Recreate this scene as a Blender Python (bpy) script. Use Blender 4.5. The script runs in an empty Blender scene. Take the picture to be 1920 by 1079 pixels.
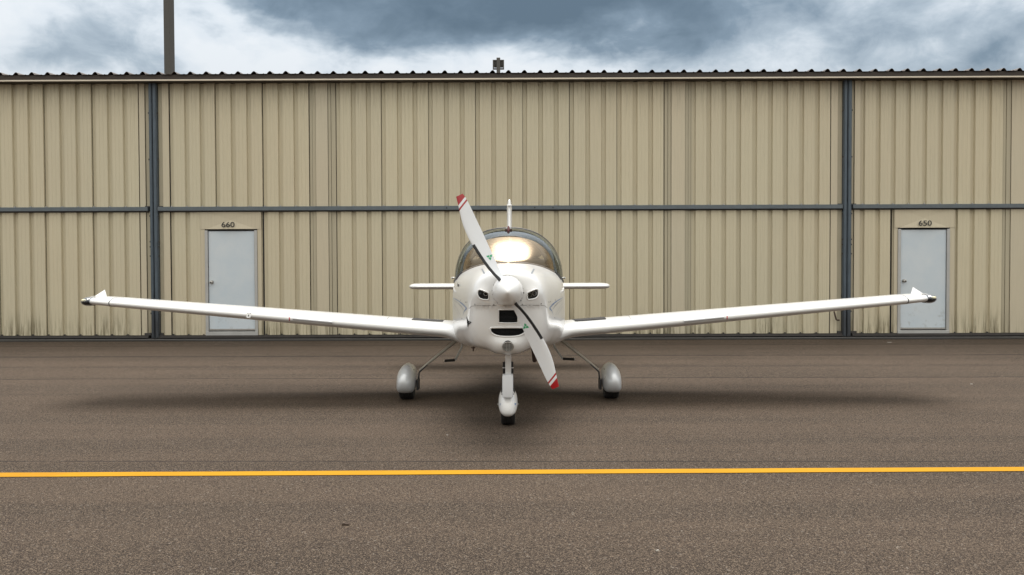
import bpy, bmesh, math, random
from mathutils import Vector, Matrix
from mathutils.bvhtree import BVHTree
R = math.radians
random.seed(4)
scene = bpy.context.scene
C = scene.collection

# ------------------------------------------------------------------ camera
F, CAMZ, CX, HOR = 1670.0, 1.42, 960.0, 499.0
cam = bpy.data.cameras.new('camera'); cam.lens = F / 1920 * 36; cam.sensor_width = 36
cam.clip_end = 3000
camo = bpy.data.objects.new('camera', cam); C.objects.link(camo)
PITCH = math.atan((539.5 - HOR) / F)
camo.matrix_world = (Matrix.Translation((0, 0, CAMZ)) @ Matrix.Rotation(R(90) - PITCH, 4, 'X')
                     @ Matrix.Rotation(R(-0.19), 4, 'Z'))
scene.camera = camo
CM = camo.matrix_world.copy()

def ray(px, py):
    d = Vector(((px - 960) / F, -(py - 539.5) / F, -1)).normalized()
    return CM.translation.copy(), (CM.to_3x3() @ d).normalized()

def at(px, py, Y):
    o, d = ray(px, py)
    return o + d * (Y / d.y)

# ------------------------------------------------------------------ world and sun
SUN_EL, SUN_AZ = 64.0, 8.0          # the brighter part of the cloud cover stands high over the hangar
w = bpy.data.worlds.new('World'); scene.world = w; w.use_nodes = True
nt = w.node_tree; N = nt.nodes; L = nt.links; N.clear()
def wn(t, **k):
    n = N.new(t)
    for a, b in k.items(): setattr(n, a, b)
    return n
def wmath(op, a, b=None, clamp=False):
    n = wn('ShaderNodeMath', operation=op, use_clamp=clamp)
    for i, v in enumerate((a, b)):
        if v is None: continue
        if isinstance(v, (int, float)): n.inputs[i].default_value = v
        else: L.new(v, n.inputs[i])
    return n.outputs[0]
out = wn('ShaderNodeOutputWorld'); bg = wn('ShaderNodeBackground'); L.new(bg.outputs[0], out.inputs[0])
bg.inputs[1].default_value = 0.1
tc = wn('ShaderNodeTexCoord')
sky = wn('ShaderNodeTexSky', sky_type='NISHITA', sun_disc=False)
sky.sun_elevation = R(SUN_EL); sky.sun_rotation = R(SUN_AZ); sky.dust_density = 2
flat = wn('ShaderNodeVectorMath', operation='MULTIPLY'); flat.inputs[1].default_value = (1, 1, 2.3)
L.new(tc.outputs['Generated'], flat.inputs[0])
soft = wn('ShaderNodeVectorMath', operation='MULTIPLY'); soft.inputs[1].default_value = (1, 1, 1.5)
L.new(tc.outputs['Generated'], soft.inputs[0])
# wobble
nz = wn('ShaderNodeTexNoise'); nz.inputs['Scale'].default_value = 6.0; nz.inputs['Detail'].default_value = 5
nz.inputs['Roughness'].default_value = 0.58
L.new(flat.outputs[0], nz.inputs['Vector'])
sub = wn('ShaderNodeVectorMath', operation='SUBTRACT'); L.new(nz.outputs['Color'], sub.inputs[0]); sub.inputs[1].default_value = (.5, .5, .5)
scl = wn('ShaderNodeVectorMath', operation='SCALE'); L.new(sub.outputs[0], scl.inputs[0]); scl.inputs['Scale'].default_value = 0.22
wob = wn('ShaderNodeVectorMath', operation='ADD'); L.new(flat.outputs[0], wob.inputs[0]); L.new(scl.outputs[0], wob.inputs[1])
def skydir(px, py):
    o, d = ray(px, py)
    return (d.x, d.y, d.z * 2.3)
# individual clouds of this sky: centre, radius, darkness
blobs = [(560, 25, .12, .95), (700, 35, .13, 1.0), (850, 20, .13, .9), (1010, 5, .12, .85), (1170, 35, .12, .95), (1330, 15, .11, .8),
         (1000, -60, .16, .8), (1600, 10, .11, .75), (500, 0, .08, .5),
         (1480, 95, .15, .42), (1300, 110, .09, .40),
         (180, 75, .10, .62), (240, 105, .08, .55), (60, 30, .10, .25), (1850, 60, .12, .78), (1890, 100, .09, .6),
         (20, 125, .05, .5), (1650, 60, .07, .2),
         (400, 90, .09, -.55), (1060, 120, .09, -.55), (1720, 75, .05, -.5), (880, 115, .10, -.5), (1400, 58, .06, -.35), (930, 60, .06, -.3), (1560, 62, .05, -.3)]
tot = None
for (px, py, r, a) in blobs:
    d = wn('ShaderNodeVectorMath', operation='DISTANCE'); L.new(wob.outputs[0], d.inputs[0]); d.inputs[1].default_value = skydir(px, py)
    m = wn('ShaderNodeMapRange', interpolation_type='SMOOTHSTEP'); L.new(d.outputs['Value'], m.inputs[0])
    m.inputs[1].default_value = r * 1.45; m.inputs[2].default_value = r * .2; m.inputs[3].default_value = 0; m.inputs[4].default_value = a
    tot = m.outputs[0] if tot is None else wmath('ADD', tot, m.outputs[0])
nz2 = wn('ShaderNodeTexNoise'); nz2.inputs['Scale'].default_value = 4.5; nz2.inputs['Detail'].default_value = 7; nz2.inputs['Roughness'].default_value = .52
nz2.inputs['Distortion'].default_value = .3
L.new(soft.outputs[0], nz2.inputs['Vector'])
n2 = wmath('MULTIPLY', wmath('SUBTRACT', nz2.outputs['Fac'], .5), 1.6)
nz3 = wn('ShaderNodeTexNoise'); nz3.inputs['Scale'].default_value = 17.0; nz3.inputs['Detail'].default_value = 10; nz3.inputs['Roughness'].default_value = .62; nz3.inputs['Distortion'].default_value = .5
L.new(soft.outputs[0], nz3.inputs['Vector'])
n3 = wmath('MULTIPLY', wmath('SUBTRACT', nz3.outputs['Fac'], .5), .75)
dark = wmath('ADD', wmath('ADD', wmath('ADD', wmath('MULTIPLY', tot, .46), n2), n3), .12)
dark_s = wmath('MULTIPLY', dark, .74, True)
cr = wn('ShaderNodeValToRGB'); L.new(dark_s, cr.inputs[0])
e = cr.color_ramp.elements
e[0].position = 0; e[0].color = (.86, .90, .93, 1)
e[1].position = 1; e[1].color = (.085, .135, .18, 1)
for p, c in ((.17, (.76, .82, .87)), (.36, (.46, .54, .61)), (.60, (.205, .28, .35)), (.8, (.13, .19, .245))):
    x = e.new(p); x.color = (*c, 1)
# overcast luminance rises towards the zenith (three times the horizon)
sx = wn('ShaderNodeSeparateXYZ'); L.new(tc.outputs['Generated'], sx.inputs[0])
zc_ = wmath('MAXIMUM', sx.outputs['Z'], 0)
lum = wmath('MULTIPLY', wmath('ADD', wmath('MULTIPLY', zc_, 1.7), 1.0), 3.7)
# low sky on the apron side is warmer (its reflection stands in the windshield)
warm = wn('ShaderNodeMapRange', interpolation_type='SMOOTHSTEP'); L.new(sx.outputs['Y'], warm.inputs[0])
warm.inputs[1].default_value = .45; warm.inputs[2].default_value = -.5; warm.inputs[3].default_value = 0; warm.inputs[4].default_value = 1
tint = wn('ShaderNodeMix', data_type='RGBA'); L.new(warm.outputs[0], tint.inputs[0])
tint.inputs[6].default_value = (1, 1, 1, 1); tint.inputs[7].default_value = (1.55, 1.42, 1.25, 1)
mu = wn('ShaderNodeMix', data_type='RGBA', blend_type='MULTIPLY'); mu.inputs[0].default_value = 1
L.new(cr.outputs[0], mu.inputs[6]); L.new(tint.outputs[2], mu.inputs[7])
mul = wn('ShaderNodeVectorMath', operation='SCALE'); L.new(mu.outputs[2], mul.inputs[0]); L.new(lum, mul.inputs['Scale'])
fin = wn('ShaderNodeMix', data_type='RGBA'); fin.inputs[0].default_value = .93     # the clear sky shows a little through the clouds
L.new(sky.outputs[0], fin.inputs[6]); L.new(mul.outputs[0], fin.inputs[7])
L.new(fin.outputs[2], bg.inputs[0])

sl = bpy.data.lights.new('sun', 'SUN'); sl.energy = 2.0; sl.angle = R(34); sl.color = (1, .96, .9)
so = bpy.data.objects.new('sun', sl); C.objects.link(so)
sd = Vector((math.sin(R(SUN_AZ)) * math.cos(R(SUN_EL)), math.cos(R(SUN_AZ)) * math.cos(R(SUN_EL)), math.sin(R(SUN_EL))))
so.rotation_euler = sd.to_track_quat('Z', 'Y').to_euler(); so.location = (0, 0, 30)
scene.view_settings.view_transform = 'Standard'; scene.view_settings.look = 'None'
scene.view_settings.gamma = 1; scene.view_settings.exposure = 0.93

# ------------------------------------------------------------------ materials
class NT:
    def __init__(s, name):
        s.m = bpy.data.materials.new(name); s.m.use_nodes = True
        s.t = s.m.node_tree; s.b = s.t.nodes['Principled BSDF']; s.o = s.t.nodes['Material Output']
    def n(s, typ, ins=None, **k):
        x = s.t.nodes.new(typ)
        for a, b in k.items(): setattr(x, a, b)
        for a, b in (ins or {}).items():
            if hasattr(b, 'is_linked') or isinstance(b, bpy.types.NodeSocket): s.t.links.new(b, x.inputs[a])
            else: x.inputs[a].default_value = b
        return x
    def ma(s, op, a, b=0.0, clamp=False):
        return s.n('ShaderNodeMath', {0: a, 1: b}, operation=op, use_clamp=clamp).outputs[0]
    def mr(s, v, a, b, c, d, smooth=True):
        return s.n('ShaderNodeMapRange', {0: v, 1: a, 2: b, 3: c, 4: d}, interpolation_type='SMOOTHSTEP' if smooth else 'LINEAR').outputs[0]
    def mix(s, f, a, b, bt='MIX'):
        return s.n('ShaderNodeMix', {0: f, 6: a, 7: b}, data_type='RGBA', blend_type=bt).outputs[2]
    def set(s, k, v):
        if isinstance(v, bpy.types.NodeSocket): s.t.links.new(v, s.b.inputs[k])
        else: s.b.inputs[k].default_value = v
    def pos(s):
        return s.n('ShaderNodeNewGeometry').outputs['Position']
    def obj(s):
        return s.n('ShaderNodeTexCoord').outputs['Object']
    def noise(s, vec, scale, detail=4, rough=.55, stretch=None):
        if stretch: vec = s.n('ShaderNodeVectorMath', {0: vec, 1: stretch}, operation='MULTIPLY').outputs[0]
        return s.n('ShaderNodeTexNoise', {'Vector': vec, 'Scale': scale, 'Detail': detail, 'Roughness': rough}).outputs['Fac']
    def bump(s, h, strength, dist):
        s.set('Normal', s.n('ShaderNodeBump', {'Height': h, 'Strength': strength, 'Distance': dist}).outputs[0])

def c4(c): return (c[0], c[1], c[2], 1)
def simple(name, col, rough=.5, metal=0, var=.12, scale=9, coat=0, bump=0):
    a = NT(name)
    nzv = a.noise(a.pos(), scale, 6, .6)
    f = a.mr(nzv, .25, .75, 0, 1, False)
    a.set('Base Color', a.mix(f, c4([v * (1 - var) for v in col]), c4([min(1, v * (1 + var)) for v in col])))
    a.set('Roughness', a.mr(nzv, .3, .7, max(.02, rough - .07), min(1, rough + .07)))
    a.set('Metallic', metal)
    if coat: a.set('Coat Weight', coat); a.set('Coat Roughness', .06)
    if bump: a.bump(a.noise(a.pos(), scale * 12, 4), bump, .004)
    return a.m

M = {}
def white_paint():
    a = NT('white_paint')
    p = a.pos()
    n1 = a.noise(p, 3.5, 5, .6); n2 = a.noise(p, 40, 4, .6)
    col = a.mix(a.mr(n1, .35, .7, 0, .4), (.68, .68, .675, 1), (.64, .635, .62, 1))
    # road dirt flicked onto the lowest surfaces
    z = a.n('ShaderNodeSeparateXYZ', {0: p}).outputs['Z']
    low = a.ma('MULTIPLY', a.mr(z, .38, .1, 0, 1), a.mr(n2, .5, .75, 0, .25))
    col = a.mix(low, col, (.48, .43, .37, 1))
    a.set('Base Color', col); a.set('Roughness', .28)
    a.set('Coat Weight', .5); a.set('Coat Roughness', .08)
    return a.m
M['white'] = white_paint()
M['silver'] = simple('silver_grey_paint', (.60, .62, .64), .32, .25, .015, 3, .3)
M['bladewhite'] = simple('blade_white_paint', (.70, .72, .75), .35, 0, .03, 6, .2)
M['black'] = simple('black_plastic', (.012, .012, .014), .42, 0, .3, 30)
M['cavity'] = simple('dark_cavity', (.008, .008, .008), .8, 0, .3, 20)
M['rubber'] = simple('tyre_rubber', (.011, .010, .010), .75, 0, .3, 40, 0, .3)
M['interior'] = simple('cockpit_trim', (.045, .04, .038), .8, 0, .3, 14)
M['leather'] = simple('seat_leather', (.16, .12, .085), .55, 0, .15, 20)
M['steel'] = simple('bare_steel', (.42, .41, .39), .35, .8, .1, 30)
M['alu'] = simple('brushed_aluminium', (.52, .51, .48), .42, .6, .08, 25)
M['leg'] = simple('beige_gear_paint', (.38, .35, .30), .5, 0, .1, 25)
M['exhaust'] = simple('heat_browned_steel', (.075, .05, .04), .5, .6, .3, 40)
M['seal'] = simple('canopy_seal', (.17, .14, .11), .5, 0, .15, 30)
M['bow'] = simple('dark_canopy_frame', (.03, .03, .035), .35, 0, .2, 30)
M['red'] = simple('red_paint', (.45, .012, .02), .35, 0, .08, 20)
M['green'] = simple('green_print', (.02, .33, .14), .4, 0, .1, 20)
M['blue'] = simple('blue_stripe_print', (.035, .13, .33), .35, 0, .1, 20)
M['greyline'] = simple('grey_stripe_print', (.16, .18, .21), .35, 0, .1, 20)
M['print'] = simple('black_print', (.02, .02, .02), .5, 0, .1, 20)
M['faintprint'] = simple('faint_grey_print', (.25, .25, .27), .5, 0, .1, 20)
M['screw'] = simple('screw_heads', (.10, .10, .10), .4, .7, .1, 20)
M['seam'] = simple('panel_gap', (.16, .155, .15), .7, 0, .1, 20)
M['walk'] = simple('anti_slip_mat', (.03, .027, .024), .95, 0, .3, 80)
M['redglass'] = simple('red_beacon_lens', (.10, .004, .008), .12, 0, .1, 20, .6)
M['mirror'] = simple('lamp_reflector', (.75, .74, .7), .1, 1, .05, 20)
M['lampyellow'] = simple('lamp_amber_element', (.65, .60, .40), .3, 0, .05, 20)

def glass(name, tintc, gloss, gtint, rough=.02):
    a = NT(name); a.t.nodes.remove(a.b)
    tr = a.n('ShaderNodeBsdfTransparent', {0: c4(tintc)})
    gl = a.n('ShaderNodeBsdfGlossy', {'Color': c4(gtint), 'Roughness': rough})
    fr = a.n('ShaderNodeLayerWeight', {'Blend': .5})
    f = a.ma('ADD', a.ma('MULTIPLY', a.ma('POWER', fr.outputs['Facing'], 4.0), .8), gloss, True)
    mx = a.n('ShaderNodeMixShader', {0: f}); a.t.links.new(tr.outputs[0], mx.inputs[1]); a.t.links.new(gl.outputs[0], mx.inputs[2])
    a.t.links.new(mx.outputs[0], a.o.inputs[0])
    return a.m
M['windshield'] = glass('reflection_tinted_windshield', (.56, .53, .48), .11, (1, .79, .56), .26)  # golden cloud reflection is put into the gloss tint
M['sideglass'] = glass('tinted_side_glass', (.47, .50, .47), .04, (.9, .95, 1))
M['lens'] = glass('clear_lens', (.8, .82, .85), .04, (1, 1, 1))

def wall_mat(name, col, dirt=1.0):
    a = NT(name); p = a.pos()
    xyz = a.n('ShaderNodeSeparateXYZ', {0: p})
    z = xyz.outputs['Z']
    big = a.noise(p, .35, 3, .5)
    fine = a.noise(p, 3, 6, .6, (14, 14, .7))
    grain = a.noise(p, 130, 3, .6)
    rnd = a.n('ShaderNodeObjectInfo').outputs['Random']
    base = a.mix(a.mr(rnd, 0, 1, 0, .55, False), c4(col), c4([col[0] * .90, col[1] * .915, col[2] * .95]))
    base = a.mix(a.mr(big, .35, .65, 0, .35), base, c4([col[0] * .98, col[1] * .92, col[2] * .90]))
    base = a.mix(a.mr(fine, .4, .75, 0, .40), base, c4([v * .80 for v in col]))
    base = a.mix(a.mr(grain, .35, .7, 0, .22), base, c4([v * .72 for v in col]))
    # olive algae and grime streaks creeping up from the bottom rail
    st = a.noise(p, 2.2, 8, .7, (9, 9, .55)); patch = a.noise(p, .8, 3, .6, (1, 1, .1))
    h = a.mr(z, .05, .80, 1, 0)
    f = a.ma('MULTIPLY', a.ma('POWER', h, 1.6), a.mr(st, .43, .62, 0, 1))
    f = a.ma('MULTIPLY', f, a.mr(patch, .44, .58, .12, 1.0))
    f = a.ma('MULTIPLY', f, .85 * dirt, True)
    base = a.mix(f, base, (.085, .07, .032, 1))
    top = a.ma('MULTIPLY', a.mr(z, 4.1, 5.1, 0, .35), a.mr(fine, .42, .62, 0, 1))  # shade under the eave painted into the sheet colour, broken by streaks
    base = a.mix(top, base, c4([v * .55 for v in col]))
    a.set('Base Color', base); a.set('Roughness', .5); a.set('Specular IOR Level', .35)
    a.bump(a.noise(p, 5, 3, .5, (1, 1, .25)), .25, .004)
    return a.m
WALL = (.565, .512, .372)
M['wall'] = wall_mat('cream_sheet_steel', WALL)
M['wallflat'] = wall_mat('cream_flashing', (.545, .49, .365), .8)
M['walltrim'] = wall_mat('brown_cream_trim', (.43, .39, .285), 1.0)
def streaky(name, col, dirtc, rough, metal):
    a = NT(name); p = a.pos()
    n = a.noise(p, 4, 7, .65, (12, 12, 1)); z = a.n('ShaderNodeSeparateXYZ', {0: p}).outputs['Z']
    f = a.ma('ADD', a.mr(n, .45, .7, 0, .6), a.mr(z, 1.1, .2, 0, .8), True)
    a.set('Base Color', a.mix(f, c4(col), c4(dirtc))); a.set('Roughness', rough); a.set('Metallic', metal)
    return a.m
M['bluesteel'] = streaky('blue_grey_steel', (.075, .10, .125), (.035, .038, .044), .45, .2)
M['railsteel'] = simple('grey_steel_rail', (.105, .125, .14), .5, .2, .15, 8)
M['darksteel'] = simple('dark_bottom_steel', (.05, .045, .042), .6, .2, .3, 12)
M['track'] = simple('galvanised_track_edge', (.22, .21, .20), .5, .4, .2, 8)
M['roof'] = simple('brown_roof_steel', (.075, .056, .044), .5, .1, .25, 6)
M['fascia'] = simple('dark_brown_fascia', (.035, .026, .020), .6, .1, .3, 6)
M['header'] = simple('cream_eave_trim', (.58, .52, .43), .55, 0, .1, 4)
M['frame'] = simple('galvanised_door_frame', (.42, .42, .41), .45, .3, .08, 5)
def door_mat():
    a = NT('pale_blue_door_paint'); p = a.pos(); z = a.n('ShaderNodeSeparateXYZ', {0: p}).outputs['Z']
    n = a.noise(p, 3, 6, .6); g = a.noise(p, 9, 6, .7)
    base = a.mix(a.mr(n, .3, .7, 0, 1, False), (.50, .57, .63, 1), (.56, .61, .65, 1))
    f = a.ma('MULTIPLY', a.mr(z, .15, .75, 1, 0), a.mr(g, .52, .72, 0, .55))
    a.set('Base Color', a.mix(f, base, (.22, .20, .15, 1))); a.set('Roughness', .45)
    return a.m
M['door'] = door_mat()
M['pole'] = simple('weathered_concrete_pole', (.075, .072, .066), .8, 0, .15, 6)
M['polelight'] = simple('bronze_fixture', (.075, .072, .066), .6, .1, .15, 6)
M['paper'] = simple('pale_chip', (.36, .33, .29), .8, 0, .1, 30)
M['leaf'] = simple('dead_leaf', (.05, .03, .018), .8, 0, .3, 60)

def asphalt():
    a = NT('worn_asphalt'); p = a.pos()
    y = a.n('ShaderNodeSeparateXYZ', {0: p})
    Y, X = y.outputs['Y'], y.outputs['X']
    vor = a.n('ShaderNodeTexVoronoi', {'Vector': p, 'Scale': 230.0}, feature='F1')
    vcol = a.n('ShaderNodeSeparateColor', {0: vor.outputs['Color']}).outputs[0]
    vor2 = a.n('ShaderNodeTexVoronoi', {'Vector': p, 'Scale': 110.0}, feature='F1')
    vcol2 = a.n('ShaderNodeSeparateColor', {0: vor2.outputs['Color']}).outputs[1]
    n1 = a.noise(p, 1.1, 6, .62); n2 = a.noise(p, .25, 4, .55); n3 = a.noise(p, 60, 5, .7)
    bands = a.noise(p, 1.0, 5, .6, (.05, 1.5, 1))
    base = a.mix(a.mr(n1, .3, .7, 0, 1, False), (.064, .045, .033, 1), (.090, .064, .047, 1))
    base = a.mix(a.mr(bands, .42, .58, 0, .8), base, (.042, .031, .024, 1))
    base = a.mix(a.mr(n2, .4, .65, 0, .35), base, (.104, .076, .057, 1))
    base = a.mix(a.mr(n3, .42, .64, 0, .8), base, (.016, .012, .009, 1))
    base = a.mix(a.mr(vcol, .62, .95, 0, .75), base, (.22, .168, .122, 1))
    base = a.mix(a.mr(vcol2, .975, .99, 0, .5), base, (.27, .235, .2, 1))
    base = a.mix(a.mr(vcol, .30, .12, 0, .75), base, (.035, .029, .025, 1))
    # straight paving joints parallel to the hangar, with slight wander
    wob = a.ma('MULTIPLY', a.ma('SUBTRACT', a.noise(p, .7, 4, .6), .5), .10)
    tilt = a.ma('MULTIPLY', X, -.008)
    for yy, wd, am in ((14.03, .13, .8), (11.25, .06, .85), (6.44, .022, 1.0), (15.9, .12, .6), (12.6, .2, .35), (16.9, .16, .5), (9.9, .2, .2)):
        dd = a.ma('ABSOLUTE', a.ma('SUBTRACT', a.ma('SUBTRACT', a.ma('ADD', Y, wob), tilt) if yy > 8 else a.ma('ADD', Y, a.ma('MULTIPLY', X, .016)), yy))
        ln = a.ma('MULTIPLY', a.mr(dd, wd, 0, 0, am), a.mr(a.noise(p, 2.2, 5, .7, (1, .2, 1)), .34, .52, .35, 1))
        base = a.mix(ln, base, (.028, .022, .019, 1))
    a.set('Base Color', base); a.set('Roughness', a.mr(n3, .3, .7, .85, .97)); a.set('Specular IOR Level', .12)
    a.bump(a.ma('ADD', a.ma('MULTIPLY', vor.outputs['Distance'], 1.0), n3), .7, .006)
    return a.m
M['asphalt'] = asphalt()
def yellow():
    a = NT('yellow_marking_paint'); p = a.pos()
    X = a.n('ShaderNodeSeparateXYZ', {0: p}).outputs['X']; Y = a.n('ShaderNodeSeparateXYZ', {0: p}).outputs['Y']
    n = a.noise(p, 60, 5, .7); n1 = a.noise(p, 1.5, 4, .6)
    base = a.mix(a.mr(n1, .3, .7, 0, 1, False), (.40, .195, .006, 1), (.45, .225, .007, 1))
    old = a.mr(a.ma('ADD', X, a.ma('MULTIPLY', Y, -.9)), -8.54, -8.56, 0, .45)
    base = a.mix(old, base, (.36, .165, .010, 1))
    base = a.mix(a.mr(n, .58, .72, 0, .6), base, (.20, .11, .02, 1))
    a.set('Base Color', base); a.set('Roughness', .8); a.set('Specular IOR Level', .12); a.bump(n, .5, .003)
    return a.m
M['yellow'] = yellow()

# ------------------------------------------------------------------ mesh helpers
def mesh_obj(name, verts, faces, mat, parent=None, smooth=False, angle=40, kind=None, label=None):
    me = bpy.data.meshes.new(name); me.from_pydata([tuple(v) for v in verts], [], faces); me.validate(); me.update()
    mats = mat if isinstance(mat, (list, tuple)) else [mat]
    for m in mats: me.materials.append(M[m])
    o = bpy.data.objects.new(name, me); C.objects.link(o)
    if parent: o.parent = parent
    if smooth:
        for p in me.polygons: p.use_smooth = True
        me.set_sharp_from_angle(angle=R(angle))
    if kind: o['kind'] = kind
    if label: o['label'] = label
    return o

class MB:
    def __init__(s): s.v = []; s.f = []
    def add(s, v, f):
        b = len(s.v); s.v += [Vector(x) for x in v]; s.f += [tuple(i + b for i in q) for q in f]
    def box(s, x0, x1, y0, y1, z0, z1):
        v = [(x0, y0, z0), (x1, y0, z0), (x1, y1, z0), (x0, y1, z0), (x0, y0, z1), (x1, y0, z1), (x1, y1, z1), (x0, y1, z1)]
        s.add(v, [(0, 3, 2, 1), (4, 5, 6, 7), (0, 1, 5, 4), (1, 2, 6, 5), (2, 3, 7, 6), (3, 0, 4, 7)])
    def bbox(s, x0, x1, y0, y1, z0, z1, b=.004):   # bevelled box
        bm = bmesh.new(); bmesh.ops.create_cube(bm, size=1)
        for v in bm.verts:
            v.co = Vector(((x0 + x1) / 2 + v.co.x * (x1 - x0), (y0 + y1) / 2 + v.co.y * (y1 - y0), (z0 + z1) / 2 + v.co.z * (z1 - z0)))
        bmesh.ops.bevel(bm, geom=bm.edges[:], offset=b, segments=2, affect='EDGES', profile=.5)
        bm.verts.index_update()
        s.add([v.co.copy() for v in bm.verts], [tuple(v.index for v in f.verts) for f in bm.faces]); bm.free()
    def loft(s, rings, caps=True, closed=True):
        n = len(rings[0]); v = [p for r in rings for p in r]; f = []
        for i in range(len(rings) - 1):
            for j in range(n if closed else n - 1):
                k = (j + 1) % n
                f.append((i * n + j, i * n + k, (i + 1) * n + k, (i + 1) * n + j))
        if caps and closed:
            f.append(tuple(range(n))[::-1]); f.append(tuple((len(rings) - 1) * n + j for j in range(n)))
        s.add(v, f)
    def tube(s, pts, r, seg=10, caps=True, flat=None):
        pts = [Vector(p) for p in pts]; rings = []
        rr = r if isinstance(r, (list, tuple)) else [r] * len(pts)
        up = None
        for i, p in enumerate(pts):
            t = (pts[min(i + 1, len(pts) - 1)] - pts[max(i - 1, 0)]).normalized()
            if up is None:
                up = Vector((0, 0, 1)) if abs(t.z) < .9 else Vector((1, 0, 0))
            a = t.cross(up).normalized(); b = a.cross(t).normalized(); up = b
            fy = flat if flat else 1
            rings.append([p + (a * math.cos(2 * math.pi * k / seg) + b * math.sin(2 * math.pi * k / seg) * fy) * rr[i] for k in range(seg)])
        s.loft(rings, caps)
    def obj(s, name, mat, parent=None, **k):
        return mesh_obj(name, s.v, s.f, mat, parent, **k)

def recalc(o):
    bm = bmesh.new(); bm.from_mesh(o.data); bmesh.ops.recalc_face_normals(bm, faces=bm.faces); bm.to_mesh(o.data); bm.free()

def root(name, loc, label, cat, group=None, rz=0):
    o = bpy.data.objects.new(name, None); C.objects.link(o); o.location = loc; o.rotation_euler.z = rz
    o['label'] = label; o['category'] = cat
    if group: o['group'] = group
    return o

def pchip(xs, ys):
    n = len(xs); h = [xs[i + 1] - xs[i] for i in range(n - 1)]; d = [(ys[i + 1] - ys[i]) / h[i] for i in range(n - 1)]
    m = [d[0]] + [0 if d[i - 1] * d[i] <= 0 else 2 * d[i - 1] * d[i] / (d[i - 1] + d[i]) for i in range(1, n - 1)] + [d[-1]]
    def f(x):
        if x <= xs[0]: return ys[0]
        if x >= xs[-1]: return ys[-1]
        i = max(k for k in range(n - 1) if xs[k] <= x)
        t = (x - xs[i]) / h[i]
        return ((2*t**3-3*t**2+1)*ys[i] + (t**3-2*t**2+t)*h[i]*m[i] + (-2*t**3+3*t**2)*ys[i+1] + (t**3-t**2)*h[i]*m[i+1])
    return f

def text_mesh(txt, size, xs=1.0, ext=.0015, shear=0, offset=0):
    cu = bpy.data.curves.new('lettering', 'FONT'); cu.body = txt; cu.size = size; cu.extrude = ext; cu.align_x = 'CENTER'; cu.shear = shear
    cu.offset = offset
    o = bpy.data.objects.new('tmp', cu); C.objects.link(o)
    bpy.context.view_layer.update()
    me = bpy.data.meshes.new_from_object(o.evaluated_get(bpy.context.evaluated_depsgraph_get()))
    bpy.data.objects.remove(o)
    for v in me.vertices: v.co.x *= xs
    return me
def place_text(name, me, mat, parent, right, up, origin):
    right = right.normalized(); nrm = right.cross(up).normalized(); up = nrm.cross(right).normalized()
    for v in me.vertices:
        c = v.co.copy(); v.co = origin + right * c.x + up * c.y + nrm * (c.z + .0015)
    me.materials.clear(); me.materials.append(M[mat])
    for p in me.polygons: p.material_index = 0
    o = bpy.data.objects.new(name, me); C.objects.link(o); o.parent = parent
    return o

# ------------------------------------------------------------------ ground and marking
g = MB(); g.add([(-600, -300, 0), (600, -300, 0), (600, 900, 0), (-600, 900, 0)], [(0, 1, 2, 3)])
g.obj('asphalt_ground', 'asphalt', kind='structure')
def gp(px, py):
    o, d = ray(px, py); return o + d * (-o.z / d.z)
def yl(x):            # centre line of the stripe in the picture fitted by a straight line on the ground
    return LA.y + (LB.y - LA.y) * (x - LA.x) / (LB.x - LA.x)
LA, LB = gp(0, 891.6), gp(1920, 880.6)
m = MB(); hw = .062; n = 120
vs = []; random.seed(3)
for i in range(n + 1):
    x = -30 + 60 * i / n
    vs.append((x, yl(x) - hw + random.uniform(-.003, .003), .004)); vs.append((x, yl(x) + hw + random.uniform(-.003, .003), .004))
m.add(vs, [(2*i, 2*i+2, 2*i+3, 2*i+1) for i in range(n)])
m.obj('painted_line', 'yellow', kind='structure', label='solid yellow painted line running across the asphalt apron')

# ------------------------------------------------------------------ hangar
HY = 17.4
hangar = root('hangar', (0, HY, 0), 'long cream ribbed steel hangar with blue grey posts and two pale doors, behind the airplane', 'hangar', rz=R(-.25))
def wx(px, py=270): return at(px, py, HY).x
def wz(py, px=960): return at(px, py, HY).z
Z_TOP, Z_RAIL_T, Z_RAIL_B, Z_BOT = wz(150), wz(386.3), wz(394), .085
def sheet_mesh(W, z0, z1, ngroove=3, minor=True):
    """ribbed sheet: recessed trapezoid grooves between proud flats, with two fine beads on each flat"""
    D, GW, SL = .050, .070, .012
    prof = []
    pitch = W / ngroove
    for k in range(ngroove):
        x = k * pitch + (.004 if k == 0 else 0)
        if k == 0: prof += [(x, D)]
        else: prof += [(x, 0), (x + SL, D)]
        prof += [(x + SL + GW - (SL if k == 0 else 0), D), (x + 2 * SL + GW - (SL if k == 0 else 0), 0)]
        f0, f1 = x + 2 * SL + GW, (k + 1) * pitch
        if minor:
            for q in (.30, .66):
                c = f0 + (f1 - f0) * q
                prof += [(c - .009, 0), (c - .004, .0035), (c + .004, .0035), (c + .009, 0)]
    prof += [(W - .006, 0), (W - .006, D + .004)]
    v = []; 
    for (x, y) in prof: v += [(x, y, z0), (x, y, z1)]
    f = [(2*i, 2*i+2, 2*i+3, 2*i+1) for i in range(len(prof) - 1)]
    return v, f
cache = {}
def add_sheet(x0, x1, z0, z1, ng=3):
    Wd = x1 - x0; key = (round(Wd, 2), round(z0, 2), round(z1, 2), ng)
    if key not in cache:
        v, f = sheet_mesh(Wd, z0, z1, ng); o = mesh_obj('wall_panel', v, f, 'wall', hangar); cache[key] = o
    else:
        o = cache[key].copy(); C.objects.link(o)
    o.location = (x0, random.uniform(-.0025, .0025), 0); o.rotation_euler.z = random.uniform(-.0012, .0012)
    return o
def flatp(x0, x1, y, z0, z1, mat='wallflat', name='cover_plate', th=.02):
    b = MB(); b.bbox(x0, x1, y, y + th, z0, z1, .003); return b.obj(name, mat, hangar)
groove_x = []
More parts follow.
